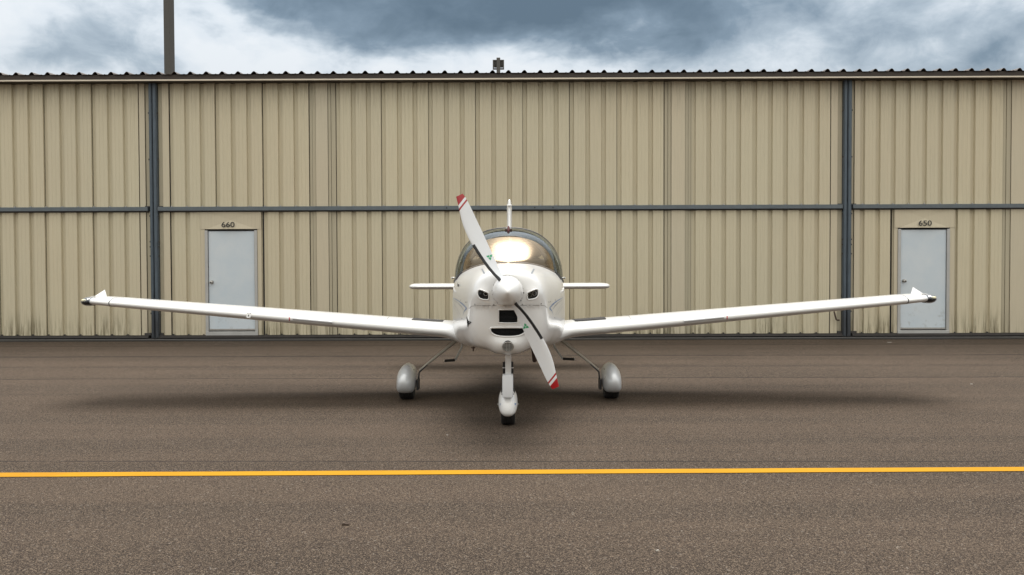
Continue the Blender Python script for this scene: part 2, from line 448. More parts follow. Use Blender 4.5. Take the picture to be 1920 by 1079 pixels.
seamsL = [79.5 - 88.6 * k for k in (4, 3, 2, 1)] + [79.5, 170, 259]
seamsA = [316, 402.4, 491.5, 579]
seamsB = [629.4, 714.7, 803, 891.6, 980, 1068, 1157, 1245]
seamsC = [1296, 1381, 1468.7, 1556.8]
seamsR = [1612.7, 1698, 1787.6, 1878.9]
seamsX = [1931 + 88.4 * k for k in range(4)]
doors = [(373.8, 491.5), (1671.7, 1787.6)]
for seams in (seamsL, seamsA, seamsB, seamsC, seamsR, seamsX):
    for a, b in zip(seams[:-1], seams[1:]):
        xa, xb = wx(a), wx(b)
        add_sheet(xa, xb, Z_RAIL_T + .004, Z_TOP)
        for k in range(3): groove_x.append(xa + (xb - xa) * k / 3 + .04)
        blocked = False
        for (d0, d1) in doors:
            if b <= d0 + 2 or a >= d1 - 2: continue
            blocked = True
            if a < d0 - 5:
                k = round((d0 - a) / ((b - a) / 3))
                if k > 0: add_sheet(xa, xa + (xb - xa) * k / 3, Z_BOT, Z_RAIL_B, k)
        if not blocked: add_sheet(xa, xb, Z_BOT, Z_RAIL_B)
for z0, z1 in ((Z_RAIL_T + .004, Z_TOP), (Z_BOT, Z_RAIL_B)):
    for (p0, p1, y, mt) in ((260, 270.5, 0, 'wallflat'), (271, 280, .03, 'walltrim'), (295, 303, .03, 'walltrim'), (303.4, 315.5, 0, 'wallflat'),
                            (580, 585, .02, 'walltrim'), (585.5, 591.5, .008, 'walltrim'), (592, 614.5, -.012, 'wallflat'), (615, 620, .008, 'walltrim'), (620.5, 628.8, .02, 'walltrim'),
                            (1246, 1252, .02, 'walltrim'), (1252.5, 1258, .008, 'walltrim'), (1258.5, 1284, -.012, 'wallflat'), (1284.5, 1290, .008, 'walltrim'), (1290.5, 1295.4, .02, 'walltrim'),
                            (1557.4, 1569.8, 0, 'wallflat'), (1570.3, 1579, .03, 'walltrim'), (1594.5, 1601, .03, 'walltrim'), (1601.5, 1612.2, 0, 'wallflat'),
                            (1879.5, 1885, .02, 'walltrim'), (1885.5, 1893.5, .008, 'walltrim'), (1894, 1922, -.012, 'wallflat'), (1922.5, 1930.4, .02, 'walltrim')):
        flatp(wx(p0), wx(p1), y, z0, z1, mt)
# structural backing, end walls, rear wall
XL, XR = wx(seamsL[0]) , wx(seamsX[-1])
b = MB(); b.box(XL, XR, .062, .12, .05, Z_TOP + .05); b.obj('backing_wall', 'darksteel', hangar)
HD = 14.0
for x0 in (XL - .06, XR):
    b = MB(); n = int(HD / .3048)
    prof = []
    for k in range(n):
        y = .12 + k * .3048
        prof += [(y, 0), (y + .02, .025), (y + .07, .025), (y + .09, 0)]
    s = -1 if x0 < 0 else 1; xb = x0 if x0 < 0 else x0 + .06
    vs = []
    for (y, d) in prof:
        zt = Z_TOP + .05 + min(y, HD - y) * .1
        vs += [(xb - s * d, y, .02), (xb - s * d, y, zt)]
    b.add(vs, [(2*i, 2*i+2, 2*i+3, 2*i+1) for i in range(len(prof) - 1)])
    b.obj('end_wall', 'wall', hangar)
b = MB(); b.box(XL, XR, HD, HD + .05, 0, Z_TOP + .05); b.obj('rear_wall', 'wallflat', hangar)
# posts: a pair of channels with a dark gap between
posts = []
for (p0, pm0, pm1, p1) in ((280.3, 286.0, 287.6, 294.6), (1579.3, 1585.7, 1587.3, 1594.2)):
    for (a, c) in ((p0, pm0), (pm1, p1)):
        xa, xc = wx(a), wx(c)
        q = MB()
        q.box(xa, xc, -.05, .03, .03, Z_TOP + .02)
        q.box(xa + .012, xc - .012, -.062, -.0502, .05, Z_TOP + .01)
        o = q.obj('steel_post', 'bluesteel', hangar)
        for k in range(1):
            for z in (.5, 1.62, 1.80, 1.90, 2.4, 3.5, 4.4):
                h = MB(); h.box(xa - .018 if a == p0 else xc, xa if a == p0 else xc + .018, -.045, -.02, z, z + .03)
                h.obj('bracket', 'darksteel', o)
# horizontal hinge rail in three runs
for (a, c) in ((seamsL[0], 278), (297, 1577), (1596.5, seamsX[-1])):
    q = MB(); q.bbox(wx(a, 390), wx(c, 390), -.07, .03, Z_RAIL_B + .002, Z_RAIL_T, .004); o = q.obj('hinge_rail', 'railsteel', hangar)
    h = MB()
    for gx in groove_x:
        if wx(a) + .05 < gx < wx(c) - .05: h.box(gx - .011, gx + .011, -.02, .005, Z_RAIL_T + .001, Z_RAIL_T + .024)
    h.obj('hinge_bolts', 'steel', o, kind='stuff')
    h = MB(); h.box(wx(a, 390), wx(c, 390), -.015, .028, Z_RAIL_B - .022, Z_RAIL_B + .001); h.obj('rail_shade_strip', 'darksteel', o)  # dark strip stands in for the shade below the rail
for px in (838, 1002.5, 1036.5):
    q = MB(); c = Vector((wx(px, 390), -.072, (Z_RAIL_T + Z_RAIL_B) / 2))
    q.tube([c, c + Vector((0, -.008, 0))], .013, 10); q.obj('bolt', 'black', hangar)
# bottom rail, track
for (a, c) in ((seamsL[0], 278.5), (296.5, 1577.5), (1596, seamsX[-1])):
    q = MB(); q.box(wx(a, 630), wx(c, 630), -.035, .03, .036, Z_BOT - .004)
    q.box(wx(a, 630), wx(c, 630), -.06, -.0352, .036, .046); q.obj('bottom_rail', 'darksteel', hangar)
q = MB(); q.box(XL, XR, -.03, .06, .0, .030); q.obj('rubber_seal', 'cavity', hangar)
q = MB(); q.box(XL, XR, -.10, -.0302, .0, .012); q.obj('door_track', 'track', hangar)
q = MB(); q.box(XL, XR, -.42, -.1003, .0, .006); q.obj('sill_plate', 'cavity', hangar)
h = MB(); random.seed(8)
for gx in groove_x:
    h.box(gx - .012, gx + .012, -.012, .02, Z_BOT + .004, Z_BOT + .022)
    h.box(gx - .012, gx + .012, -.006, .025, Z_TOP - .05, Z_TOP - .03)  # upper row: dark blocks set in as shade at the groove tops
h.obj('screws_and_shade_spots', 'darksteel', hangar, kind='stuff')
for px in (276, 299, 1575, 1599):
    q = MB(); q.box(wx(px, 625) - .06, wx(px, 625) + .06, -.012, .028, Z_BOT, Z_BOT + .045); q.obj('corner_bracket', 'darksteel', hangar)
    q = MB(); q.box(wx(px, 388) - .05, wx(px, 388) + .05, -.012, .028, Z_RAIL_T + .001, Z_RAIL_T + .02); q.obj('corner_bracket', 'darksteel', hangar)
# brown pull handle on the wall beside the right post
hp = [at(1563, 584, HY - .07), at(1565, 592, HY - .08), at(1567, 599, HY - .08), at(1569, 600.5, HY - .08), at(1573, 600.5, HY - .08)]
q = MB(); q.tube([p - Vector((0, HY, 0)) for p in hp], .016, 8); q.obj('pull_handle', 'exhaust', hangar, smooth=True)
# header trim and roof
def ez(py, Y): return at(960, py, HY + Y).z
q = MB(); q.bbox(XL, XR, -.275, -.258, ez(149.2, -.275), ez(146.4, -.275), .003); q.obj('eave_trim', 'header', hangar)
q = MB(); q.box(XL, XR, -.257, .03, ez(149.0, -.275), ez(149.0, -.275) + .01); q.obj('soffit', 'fascia', hangar)
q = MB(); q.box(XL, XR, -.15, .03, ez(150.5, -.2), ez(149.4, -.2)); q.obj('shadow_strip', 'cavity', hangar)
OV, SLP = .26, .06
ZE = ez(136.8, -.26)
def roofz(y): return ZE + ((y if y < HD / 2 else HD - y) + OV) * SLP
def roof_sheet(W):
    prof = []
    for k in range(3):
        x = k * W / 3
        prof += [(x, 0), (x + W/3*.36, 0), (x + W/3*.42, .008), (x + W/3*.48, 0), (x + W/3 * .62, 0), (x + W/3*.72, .036), (x + W/3*.78, .050), (x + W/3*.85, .050), (x + W/3*.91, .036), (x + W/3 * .99, 0)]
    prof += [(W, 0)]
    ys = [-OV, HD / 2, HD + OV]
    v = []; f = []
    for t in (0, -.004):
        for y in ys:
            for (x, h) in prof: v.append((x, y, roofz(y) + h + t))
    n = len(prof)
    for t in (0, 1):
        o_ = t * n * 3
        for i in range(2):
            for j in range(n - 1):
                q = (o_ + i*n + j, o_ + i*n + j+1, o_ + (i+1)*n + j+1, o_ + (i+1)*n + j)
                f.append(q if t == 0 else q[::-1])
    for j in range(n - 1): f.append((j, 3*n + j, 3*n + j + 1, j + 1))
    return v, f
v, f = roof_sheet(.9144); rs = None; x = XL - .3
while x < XR + .3:
    if rs is None: o = rs = mesh_obj('roof_sheet', v, f, 'roof', hangar)
    else: o = rs.copy(); C.objects.link(o)
    o.location = (x, random.uniform(-.006, .006), random.uniform(-.002, .002)); x += .9150
q = MB()   # purlin under the overhang and ridge cap
q.box(XL - .2, XR + .2, -OV + .03, -.201, ez(146.0, -.23), ZE - .006); q.obj('eave_fascia', 'fascia', hangar)
q = MB(); q.box(XL - .3, XR + .3, HD/2 - .15, HD/2 + .15, roofz(HD/2) + .03, roofz(HD/2) + .065); q.obj('ridge_cap', 'roof', hangar)

# doors
def door(x0, x1, yt, yb, zone0, zone1, number, pxn):
    """steel entry door with frame and folded header flashing, set in the lower wall"""
    X0, X1 = wx(x0, 530), wx(x1, 530); zt, zb = wz(yt, x0), wz(yb, x0)
    A, B = wx(zone0, 530) + .03, wx(zone1, 530) - .012
    zh = wz(yt - 2.5, x0)
    d = MB(); d.bbox(X0 + .006, X1 - .006, .012, .05, zb + .02, zt - .012, .004); o = d.obj('door', 'door', hangar)
    k = MB(); kc = at(x0 + 6.5, yt + 97, HY) - Vector((0, HY, 0)); kc.y = .012
    k.tube([kc + Vector((0, 0, 0)), kc + Vector((0, -.012, 0))], .034, 16)
    k.tube([kc + Vector((0, -.012, 0)), kc + Vector((0, -.04, 0)), kc + Vector((0, -.05, 0)), kc + Vector((0, -.075, 0)), kc + Vector((0, -.082, 0))], [.012, .013, .026, .03, .016], 16)
    k.obj('knob', 'steel', o, smooth=True)
    k = MB(); k.tube([kc + Vector((0, -.083, 0)), kc + Vector((0, -.086, 0))], .012, 12); k.obj('keyhole', 'black', o)
    s = MB(); s.box(X0 + .006, X1 - .006, .004, .0115, zb + .022, zb + .055); s.obj('door_sweep', 'steel', o)
    fr = MB(); t = .058
    fr.bbox(X0 - t, X0 - .002, -.02, .05, Z_BOT - .02, zt, .004); fr.bbox(X1 + .002, X1 + t, -.02, .05, Z_BOT - .02, zt, .004)
    fr.obj('door_frame', 'frame', hangar)
    th = MB(); th.bbox(X0 - t, X1 + t, -.025, .05, Z_BOT - .03, zb + .002, .004); th.obj('threshold', 'frame', hangar)
    hb = MB(); hb.box(X0 - .001, X1 + .001, .0, .05, zt - .0105, zt + .02); hb.obj('header_shadow_gap', 'cavity', hangar)
    # side flashings
    for (a, c) in ((A, X0 - t - .003), (X1 + t + .003, B)):
        s = MB(); s.bbox(a, c, -.004, .04, Z_BOT, Z_RAIL_B - .024, .003); s.obj('side_flashing', 'wallflat', hangar)
    for (a, c) in ((A - .03, A - .002), (B + .002, B + .016)):
        s = MB(); s.box(a, c, .022, .04, Z_BOT, Z_RAIL_B - .01); s.obj('side_trim', 'walltrim', hangar)
    # header: flat sheet with folded diagonals, the lower triangle stands out as a rain hood
    hx0, hx1 = X0 - .04, X1 + .04; cx = (X0 + X1) / 2; zT = Z_RAIL_B - .024; za = zh + (zT - zh) * .52
    y0 = -.012
    V = [(A, y0, zh), (hx0, y0, zh), (cx - .001, y0 - .042, zh), (hx1, y0, zh), (B, y0, zh),
         (B, y0, zT), (hx1 - .2, y0, zT - .05), (cx, y0 - .006, za), (hx0 + .2, y0, zT - .05), (A, y0, zT),
         (cx, y0 - .014, zT)]
    Fc = [(1, 2, 7), (2, 3, 7), (0, 1, 7, 8), (0, 8, 9), (3, 4, 6, 7), (4, 5, 6), (6, 5, 10), (8, 10, 9), (7, 6, 10, 8)]
    V2 = [(p[0], .02, p[2]) for p in V]
    Fc += [(0, 11, 12, 1), (1, 12, 13, 2), (2, 13, 14, 3), (3, 14, 15, 4), (0, 9, 20, 11), (4, 15, 16, 5)]
    # (the copy at the back closes the edges)
    ho = mesh_obj('door_header', V + V2, Fc, 'wallflat', hangar)
    me = text_mesh(number, .142, 1.24, .001, 0, .0018)
    c = at(pxn, yt - 6.2, HY) - Vector((0, HY, 0))
    place_text('number', me, 'print', ho, Vector((1, 0, 0)), Vector((0, 0, 1)), Vector((c.x, y0 - .045, c.z)))
    cs = MB(); cs.box(A, A + .014, -.018, -.0125, zh, zT); cs.box(B - .014, B, -.018, -.0125, zh, zT); cs.obj('edge_fold', 'wallflat', ho)
door(390, 477, 432.5, 622.5, 373.5, 491.5, '660', 428.5)
door(1687, 1772.5, 430, 619.8, 1671.5, 1788.5, '650', 1730.5)

# ------------------------------------------------------------------ poles beyond the hangar
PY = 34.0
pl = root('light_pole', (at(317, 60, PY).x, PY, 0), 'tall square grey lighting pole rising behind the hangar roof near the left post', 'light pole', rz=R(-20))
q = MB(); a = .14
q.bbox(-a, a, -a, a, 0, 13.0, .02); q.obj('shaft', 'pole', pl)
q = MB(); q.bbox(-.25, .25, -.25, .25, 0, .3, .02); q.obj('base', 'pole', pl)
q = MB(); q.tube([(0, 0, 12.8), (0, .9, 13.0)], .05, 10); q.obj('arm', 'polelight', pl)
q = MB(); q.bbox(-.22, .22, .8, 1.5, 12.9, 13.1, .03); q.obj('lamp_head', 'polelight', pl)
fx = at(934.5, 120, PY)
fl = root('floodlight_pole', (fx.x, PY, 0), 'small boxy floodlight on a short grey post showing above the middle of the hangar roof', 'floodlight')
zt_, z1_, z0_ = at(934, 109, PY).z, at(934, 112.7, PY).z, at(934, 129.5, PY).z
q = MB(); q.bbox(-.07, .07, -.07, .07, 0, zt_, .01); q.obj('post', 'polelight', fl)
q = MB(); W2 = .215
for (x0, x1, za, zb) in ((-W2, W2, z1_ - .03, z1_), (-W2, W2, z0_, z0_ + .02), (-W2, -W2 + .035, z0_ + .0205, z1_ - .0305), (W2 - .035, W2, z0_ + .0205, z1_ - .0305)):
    q.box(x0, x1, -.02, .16, za, zb)
q.box(-W2 + .036, W2 - .036, .03, .12, z0_ + .07, z1_ - .031)
fo = q.obj('lamp_housing', 'polelight', fl)
for k in range(5):
    for s in (-1, 1):
        q = MB(); x = s * (.085 + k * .021); q.box(x - .004, x + .004, -.01, .029, z0_ + .075, z1_ - .035); q.obj('cooling_fin', 'polelight', fo)
q = MB(); q.box(-W2 + .036, W2 - .036, .04, .10, z0_ + .0205, z0_ + .0695); q.obj('lamp_glass', 'lens', fo)

# ------------------------------------------------------------------ airplane
D0 = 7.30
AX = (952 - 960) / F * D0
plane = root('airplane', (AX, D0, 0), 'white low wing two seat propeller airplane facing the camera on the asphalt', 'airplane')
PO = Vector((AX, D0, 0))

T = [  # y, half width, top, height of the widest point, bottom, upper exponent, lower exponent
 (.045, .140, 1.350, 1.210, 1.070, 2.0, 2.0),
 (.065, .200, 1.368, 1.180, .960, 2.05, 2.2),
 (.10, .262, 1.383, 1.150, .830, 2.2, 3.0),
 (.15, .305, 1.394, 1.120, .755, 2.3, 3.8),
 (.22, .332, 1.403, 1.100, .720, 2.4, 4.6),
 (.34, .358, 1.413, 1.090, .700, 2.5, 5.0),
 (.55, .395, 1.426, 1.080, .690, 2.55, 5.0),
 (.85, .445, 1.437, 1.070, .675, 2.6, 4.6),
 (1.25, .508, 1.447, 1.050, .638, 2.8, 5.0),
 (1.75, .566, 1.452, 1.030, .594, 3.0, 5.0),
 (2.1, .592, 1.52, 1.000, .585, 3.1, 4.0),
 (2.6, .600, 1.62, 1.000, .590, 2.8, 2.8),
 (3.3, .545, 1.67, 1.000, .630, 2.1, 2.6),
 (3.7, .475, 1.60, 1.010, .690, 2.1, 2.4),
 (4.4, .33, 1.47, 1.030, .800, 2.1, 2.2),
 (5.2, .19, 1.34, 1.050, .900, 2.0, 2.0),
 (6.0, .10, 1.25, 1.100, .990, 2.0, 2.0),
 (6.4, .035, 1.19, 1.120, 1.06, 2.0, 2.0)]
ty = [r[0] for r in T]
fw, fzt, fzc, fzb, fnt, fnb = [pchip(ty, [r[i] for r in T]) for i in range(1, 7)]
fzs = pchip([1.74, 1.80, 1.9, 2.05, 2.3, 3.30, 3.34], [1.40, 1.352, 1.305, 1.262, 1.245, 1.255, 1.26])
def sill(y): return fzs(y) if 1.74 <= y <= 3.33 else 9
def topz(x, y):
    wv, n = fw(y), fnt(y); k = min(1, abs(x) / wv)
    return fzc(y) + (fzt(y) - fzc(y)) * (1 - k ** n) ** (1 / n)
def halfx(z, y):
    k = (z - fzc(y)) / (fzt(y) - fzc(y)); n = fnt(y)
    return fw(y) * max(0, 1 - k ** n) ** (1 / n)
def sstep(a, b, x):
    t = max(0, min(1, (x - a) / (b - a))); return t * t * (3 - 2 * t)
bb = pchip([1.20, 1.225, 1.26, 1.32, 1.42, 1.55, 1.74], [.0, .10, .18, .255, .335, .405, .462])
def base_b(y): return bb(y) if y < 1.74 else halfx(min(sill(y), 1.262 if y > 3.3 else 9), y)
NR = 96
ys = [.045 + .0075 * i for i in range(28)] + [.255 + .02 * i for i in range(10)] + [.455 + .04 * i for i in range(20)] + [1.255 + .02 * i for i in range(30)] + [1.86 + .05 * i for i in range(29)] + [3.31, 3.33, 3.332, 3.36] + [3.45 + .12 * i for i in range(25)]
rings = []
for y in ys:
    ring = []
    for j in range(NR):
        th = 2 * math.pi * j / NR; c, s = math.cos(th), math.sin(th)
        up = s >= 0; n = fnt(y) if up else fnb(y)
        x = fw(y) * math.copysign(abs(c) ** (2 / n), c)
        z = fzc(y) + ((fzt(y) - fzc(y)) if up else (fzc(y) - fzb(y))) * math.copysign(abs(s) ** (2 / n), s)
        z = min(z, sill(y)); yy = y
        # lower cowl stands back beneath the upper one, and its chin swells forward
        k = sstep(1.098, 1.078, z) * sstep(.9, .1, y) * sstep(.145, .2, math.hypot(x, z - 1.21))
        yy += .022 * k
        gch = math.exp(-(abs(x) / .138) ** 3.6) * sstep(1.0, .4, y)
        lo = sstep(.86, .72, z)
        z -= .050 * gch * lo; yy -= .055 * gch * sstep(.86, .76, z) * sstep(.5, .12, y)
        # blisters over the lamps
        bl = math.exp(-(((abs(x) - .225) / .075) ** 2 + ((z - 1.19) / .055) ** 2)) * sstep(.4, .1, y)
        yy -= .028 * bl
        ring.append(Vector((x, yy, z)))
    rings.append(ring)
fm = MB(); fm.loft(rings)
fus = fm.obj('fuselage', ['white', 'interior', 'cavity'], plane)
recalc(fus)
me = fus.data
for p in me.polygons:
    c = p.center
    if 1.22 < c.y < 3.325 and c.z > 1.2 and p.normal.z > .45:
        if c.y > 1.76 or abs(c.x) < base_b(c.y) - .004:
            p.material_index = 1
    if 3.29 < c.y < 3.37 and c.z > 1.15 and abs(p.normal.y) > .5: p.material_index = 1

def chaikin(P, n=2):
    for _ in range(n):
        Q = []
        for i in range(len(P)):
            a, b_ = P[i], P[(i + 1) % len(P)]
            Q += [(a[0]*.75 + b_[0]*.25, a[1]*.75 + b_[1]*.25), (a[0]*.25 + b_[0]*.75, a[1]*.25 + b_[1]*.75)]
        P = Q
    return P
S1 = 223.5
def xz(px, py, s=S1): return ((px - 952.3) / s, CAMZ - (py - HOR) / s)
lampL = [(895.8, 546), (899, 542.6), (903, 542.6), (916, 548), (918, 550), (917.5, 560), (915, 562), (903, 560.5), (897, 556)]
lampR = [(2*952.8 - a, b_ - .4) for a, b_ in lampL][::-1]
rect = [(935, 580.5), (936, 579.5), (970, 579.5), (971, 580.5), (971, 604), (970, 605.3), (936, 605), (934.6, 603.5)]
smile = [(918.5, 617), (920, 614.2), (926, 613.4), (979, 613.4), (985, 614.2), (986.5, 617), (984, 623.5), (976, 628.5), (965, 630.6), (952.5, 631), (940, 630.6), (929, 628.5), (921, 623.5)]
def prism(P, y0, y1, it):
    P = [xz(*p) for p in P]; P = chaikin(P, it)
    b_ = MB(); b_.loft([[Vector((x, y0, z)) for x, z in P], [Vector((x, y1, z)) for x, z in P]])
    return b_, P
cuts = []
outl = {}
for nm, P, y1, it in (('lampL', lampL, .24, 2), ('lampR', lampR, .24, 2), ('rect', rect, .30, 1), ('smile', smile, .32, 1)):
    b_, Q = prism(P, -.2, y1, it); outl[nm] = Q
    o = b_.obj('cutter', 'cavity', plane); recalc(o); cuts.append(o)
# smoke outlet on the left of the cowl where it meets the wing root
for o in cuts:
    md = fus.modifiers.new('cut', 'BOOLEAN'); md.operation = 'DIFFERENCE'; md.solver = 'EXACT'; md.object = o
    md.material_mode = 'TRANSFER'
bpy.context.view_layer.update()
dg = bpy.context.evaluated_depsgraph_get()
raw = fus.data
solid = raw.copy()
newme = bpy.data.meshes.new_from_object(fus.evaluated_get(dg)); newme.name = 'fuselage'
fus.modifiers.clear()
if len(newme.polygons) != len(raw.polygons): fus.data = newme
else: print('BOOLEAN FAILED', len(newme.polygons))
for o in cuts: bpy.data.objects.remove(o)
for p in fus.data.polygons: p.use_smooth = True
fus.data.set_sharp_from_angle(angle=R(38))
bvh_f = BVHTree.FromPolygons([v.co.copy() for v in solid.vertices], [tuple(p.vertices) for p in solid.polygons])

def hit(px, py, bvh=None):
    o, d = ray(px, py); loc, nrm, i, dist = (bvh or bvh_f).ray_cast(o - PO, d)
    if loc is None: return None, None
    if nrm.dot(d) > 0: nrm = -nrm
    return loc, nrm
def fronthit(x, z):
    loc, nrm, i, d = bvh_f.ray_cast(Vector((x, -2, z)), Vector((0, 1, 0)))
    return loc, nrm
def strip(pts, wd, name, mat, parent, bvh=None, off=.0015, closed=False):
    """ribbon laid on a surface along picture points; wd in metres, number or list"""
    P = []
    for i in range(len(pts) - 1):
        for k in range(6):
            t = k / 6; P.append((pts[i][0] + (pts[i+1][0] - pts[i][0]) * t, pts[i][1] + (pts[i+1][1] - pts[i][1]) * t, i + t))
    P.append((*pts[-1], len(pts) - 1))
    H = [(hit(a, b_, bvh), t) for a, b_, t in P]; H = [(h[0], h[1], t) for h, t in H if h[0] is not None]
    if len(H) < 2: return None
    v = []; 
    for i, (l, nn, t) in enumerate(H):
        tg = (H[min(i+1, len(H)-1)][0] - H[max(i-1, 0)][0]).normalized(); sd_ = tg.cross(nn).normalized()
        ww = wd if not isinstance(wd, (list, tuple)) else wd[int(t)] + (wd[min(int(t)+1, len(wd)-1)] - wd[int(t)]) * (t - int(t))
        v += [l + nn * off + sd_ * ww / 2, l + nn * off - sd_ * ww / 2]
    return mesh_obj(name, v, [(2*i, 2*i+1, 2*i+3, 2*i+2) for i in range(len(H) - 1)], mat, parent)

# lips round the openings
def lip(Q, r, name, grow=1.0, dy=0):
    pts = []
    for x, z in Q + Q[:2]:
        l, nn = fronthit(x, z)
        if l: pts.append(l + Vector((0, dy, 0)))
    b_ = MB(); b_.tube(pts, r, 8, caps=False); return b_.obj(name, 'white', fus, smooth=True, angle=80)
for nm in ('lampL', 'lampR'): lip(outl[nm], .0065, 'lamp_surround')
lip(outl['rect'], .006, 'intake_lip'); lip(outl['smile'], .008, 'intake_lip')
# radiator fins in both intakes
for nm, z0, z1, y in (('rect', .949, 1.058, .13), ('smile', .832, .906, .15)):
    xs = [p[0] for p in outl[nm]]; r_ = MB(); r_.box(min(xs), max(xs), y + .04, y + .05, z0, z1); ro = r_.obj('radiator', 'cavity', plane)
    k = z0 + .004
    while k < z1:
        f_ = MB(); f_.box(min(xs) + .002, max(xs) - .002, y + .012, y + .0395, k, k + .003); o = f_.obj('radiator_fin', 'black', ro); k += .0105
# landing lamps
for sx, nm in ((-1, 'lampL'), (1, 'lampR')):
    xs = [p[0] for p in outl[nm]]; zs = [p[1] for p in outl[nm]]
    cx_, cz_ = sum(xs) / len(xs), sum(zs) / len(zs)
    hl = MB(); hl.bbox(min(xs) + .004, max(xs) - .004, .17, .2, min(zs) + .004, max(zs) - .004, .004); ho = hl.obj('headlight', 'black', plane)
    for (dx, dz, r_, mt) in ((-.022, -.006, .017, 'lampyellow' if sx > 0 else 'black'), (.018, .006, .019, 'mirror')):
        q = MB(); c = Vector((cx_ + dx, .165, cz_ + dz))
        q.tube([c + Vector((0, .004, 0)), c + Vector((0, -.03, 0)), c + Vector((0, -.030, 0)), c], [r_, r_, r_ * .8, r_ * .3], 16); q.obj('lamp', mt, ho, smooth=True)
    q = MB(); P = [((x - cx_) * .97 + cx_, (z - cz_) * .97 + cz_) for x, z in outl[nm]]
    ring = []
    for x, z in P:
        l, nn = fronthit(x, z); ring.append(l + Vector((0, .012, 0)))
    cc = sum(ring, Vector()) / len(ring) - Vector((0, .004, 0))
    q.add(ring + [cc], [(i, (i + 1) % len(ring), len(ring)) for i in range(len(ring))]); q.obj('lens', 'lens', ho, smooth=True, angle=80)
# round perforated grille in the chin
l, nn = fronthit(0, CAMZ - (648 - HOR) / 222)
gr = MB(); ux = Vector((1, 0, 0)); uz = nn.cross(ux).normalized()
if uz.z < 0: uz = -uz
r0 = .046
def disc(c, n_, r, y0, y1, seg=32):
    n_ = n_.normalized(); a = n_.cross(Vector((0, 0, 1))).normalized(); b_ = n_.cross(a)
    return [[c + n_ * h + (a * math.cos(2*math.pi*k/seg) + b_ * math.sin(2*math.pi*k/seg)) * r for k in range(seg)] for h in (y0, y1)]
gr.loft(disc(l, nn, r0, -.03, .002)); go = gr.obj('oil_cooler_grille', 'black', plane)
q = MB(); q.tube([l + nn * .003 + (ux * math.cos(a / 24 * math.pi) + uz * math.sin(a / 24 * math.pi)) * r0 for a in range(49)], .0035, 8, caps=False); q.obj('rim', 'steel', go, smooth=True)
for k in range(-3, 4):
    t = k * .0125; hh = math.sqrt(r0 ** 2 - t ** 2) * .98
    q = MB(); q.tube([l + nn * .004 + ux * t - uz * hh, l + nn * .004 + ux * t + uz * hh], .0013, 6); q.obj('grille_bar', 'alu', go)
    q = MB(); q.tube([l + nn * .0045 + uz * t - ux * hh, l + nn * .0045 + uz * t + ux * hh], .0013, 6); q.obj('grille_bar', 'alu', go)
# seams, screws and slits on the cowl
strip([(880, 579), (884, 574.5), (892, 573.4), (910, 573.4), (931, 573.4)], .0035, 'panel_seam', 'seam', fus)
strip([(975, 573.0), (995, 572.8), (1014, 572.8), (1022, 574), (1026, 578)], .0035, 'panel_seam', 'seam', fus)
strip([(903.5, 504.5), (908.5, 513.5)], .012, 'vent_slit', 'greyline', fus); strip([(1001.5, 504.5), (996.5, 513.5)], .012, 'vent_slit', 'greyline', fus)
sc_ = MB()
for px, py in ((890.5, 571), (926, 572), (979.5, 571), (1014.5, 570), (923.5, 545), (982, 549.5), (976.5, 564), (927, 560.5), (864, 563), (873, 567), (875.5, 567.3), (1041, 563), (1031.5, 566), (1029, 566.5), (866, 598), (1040, 596)):
    l, nn = hit(px, py)
    if l is not None: sc_.loft(disc(l, nn, .0052, -.002, .0022, 8))
sc_.obj('cowl_screws', 'screw', fus, kind='stuff')
# side chevrons
for s in (0, 1):
    mx = (lambda p: (p[0], p[1])) if s == 0 else (lambda p: (2 * 952.6 - p[0], p[1] - .6))
    strip([mx(p) for p in ((850, 559), (860, 564.5), (868, 571), (875.0, 578.4))], [.004, .007, .014, .008], 'stripe_decal', 'blue', fus)
    strip([mx(p) for p in ((875.0, 578.4), (870.5, 584), (868, 592))], [.018, .008, .002], 'stripe_decal', 'blue', fus)
    strip([mx(p) for p in ((850, 562.5), (858, 568), (865, 575), (869.5, 582))], [.003, .004, .008, .003], 'stripe_decal', 'greyline', fus)
    strip([mx(p) for p in ((850, 568), (857, 579), (863.5, 591))], .003, 'stripe_decal', 'greyline', fus)
    strip([mx(p) for p in ((850, 575), (855, 583), (860, 591))], .0025, 'stripe_decal', 'greyline', fus)
l, nn = hit(859.5, 537.5)
up = Vector((0, 0, 1)); right = up.cross(nn).normalized()
place_text('lettering', text_mesh('Mentor', .05, 1.0, .0006, .35), 'print', fus, right, up, l + nn * .002)

# ---- glazing
def gsec(y, nseg=40):
    b_, n = base_b(y), 2.32
    z0 = topz(b_, y) - .004 if y < 1.74 else min(sill(y), 1.26) - .006
    zt = gzt(y); r_ = []
    for k in range(nseg + 1):
        th = math.pi * k / nseg; c, s = math.cos(th), math.sin(th)
        r_.append(Vector(((b_ + .001) * math.copysign(abs(c) ** (2/n), c), y, z0 + (zt - z0) * abs(s) ** (2/n))))
    return r_
gzt = pchip([1.20, 1.23, 1.28, 1.35, 1.45, 1.6, 1.75, 1.95, 2.2, 2.6, 3.0, 3.33], [1.447, 1.468, 1.497, 1.535, 1.59, 1.665, 1.722, 1.78, 1.82, 1.838, 1.79, 1.68])
yw = [1.203 + .547 * (i / 34) ** 1.5 for i in range(35)]
g1 = MB(); g1.loft([gsec(y) for y in yw], caps=False, closed=False)
ws = g1.obj('windshield', 'windshield', plane, smooth=True, angle=89)
ya = [1.752 + (3.33 - 1.752) * i / 36 for i in range(37)]
g2 = MB(); g2.loft([gsec(y) for y in ya], caps=False, closed=False)
cg = g2.obj('canopy_glass', 'sideglass', plane, smooth=True, angle=89)
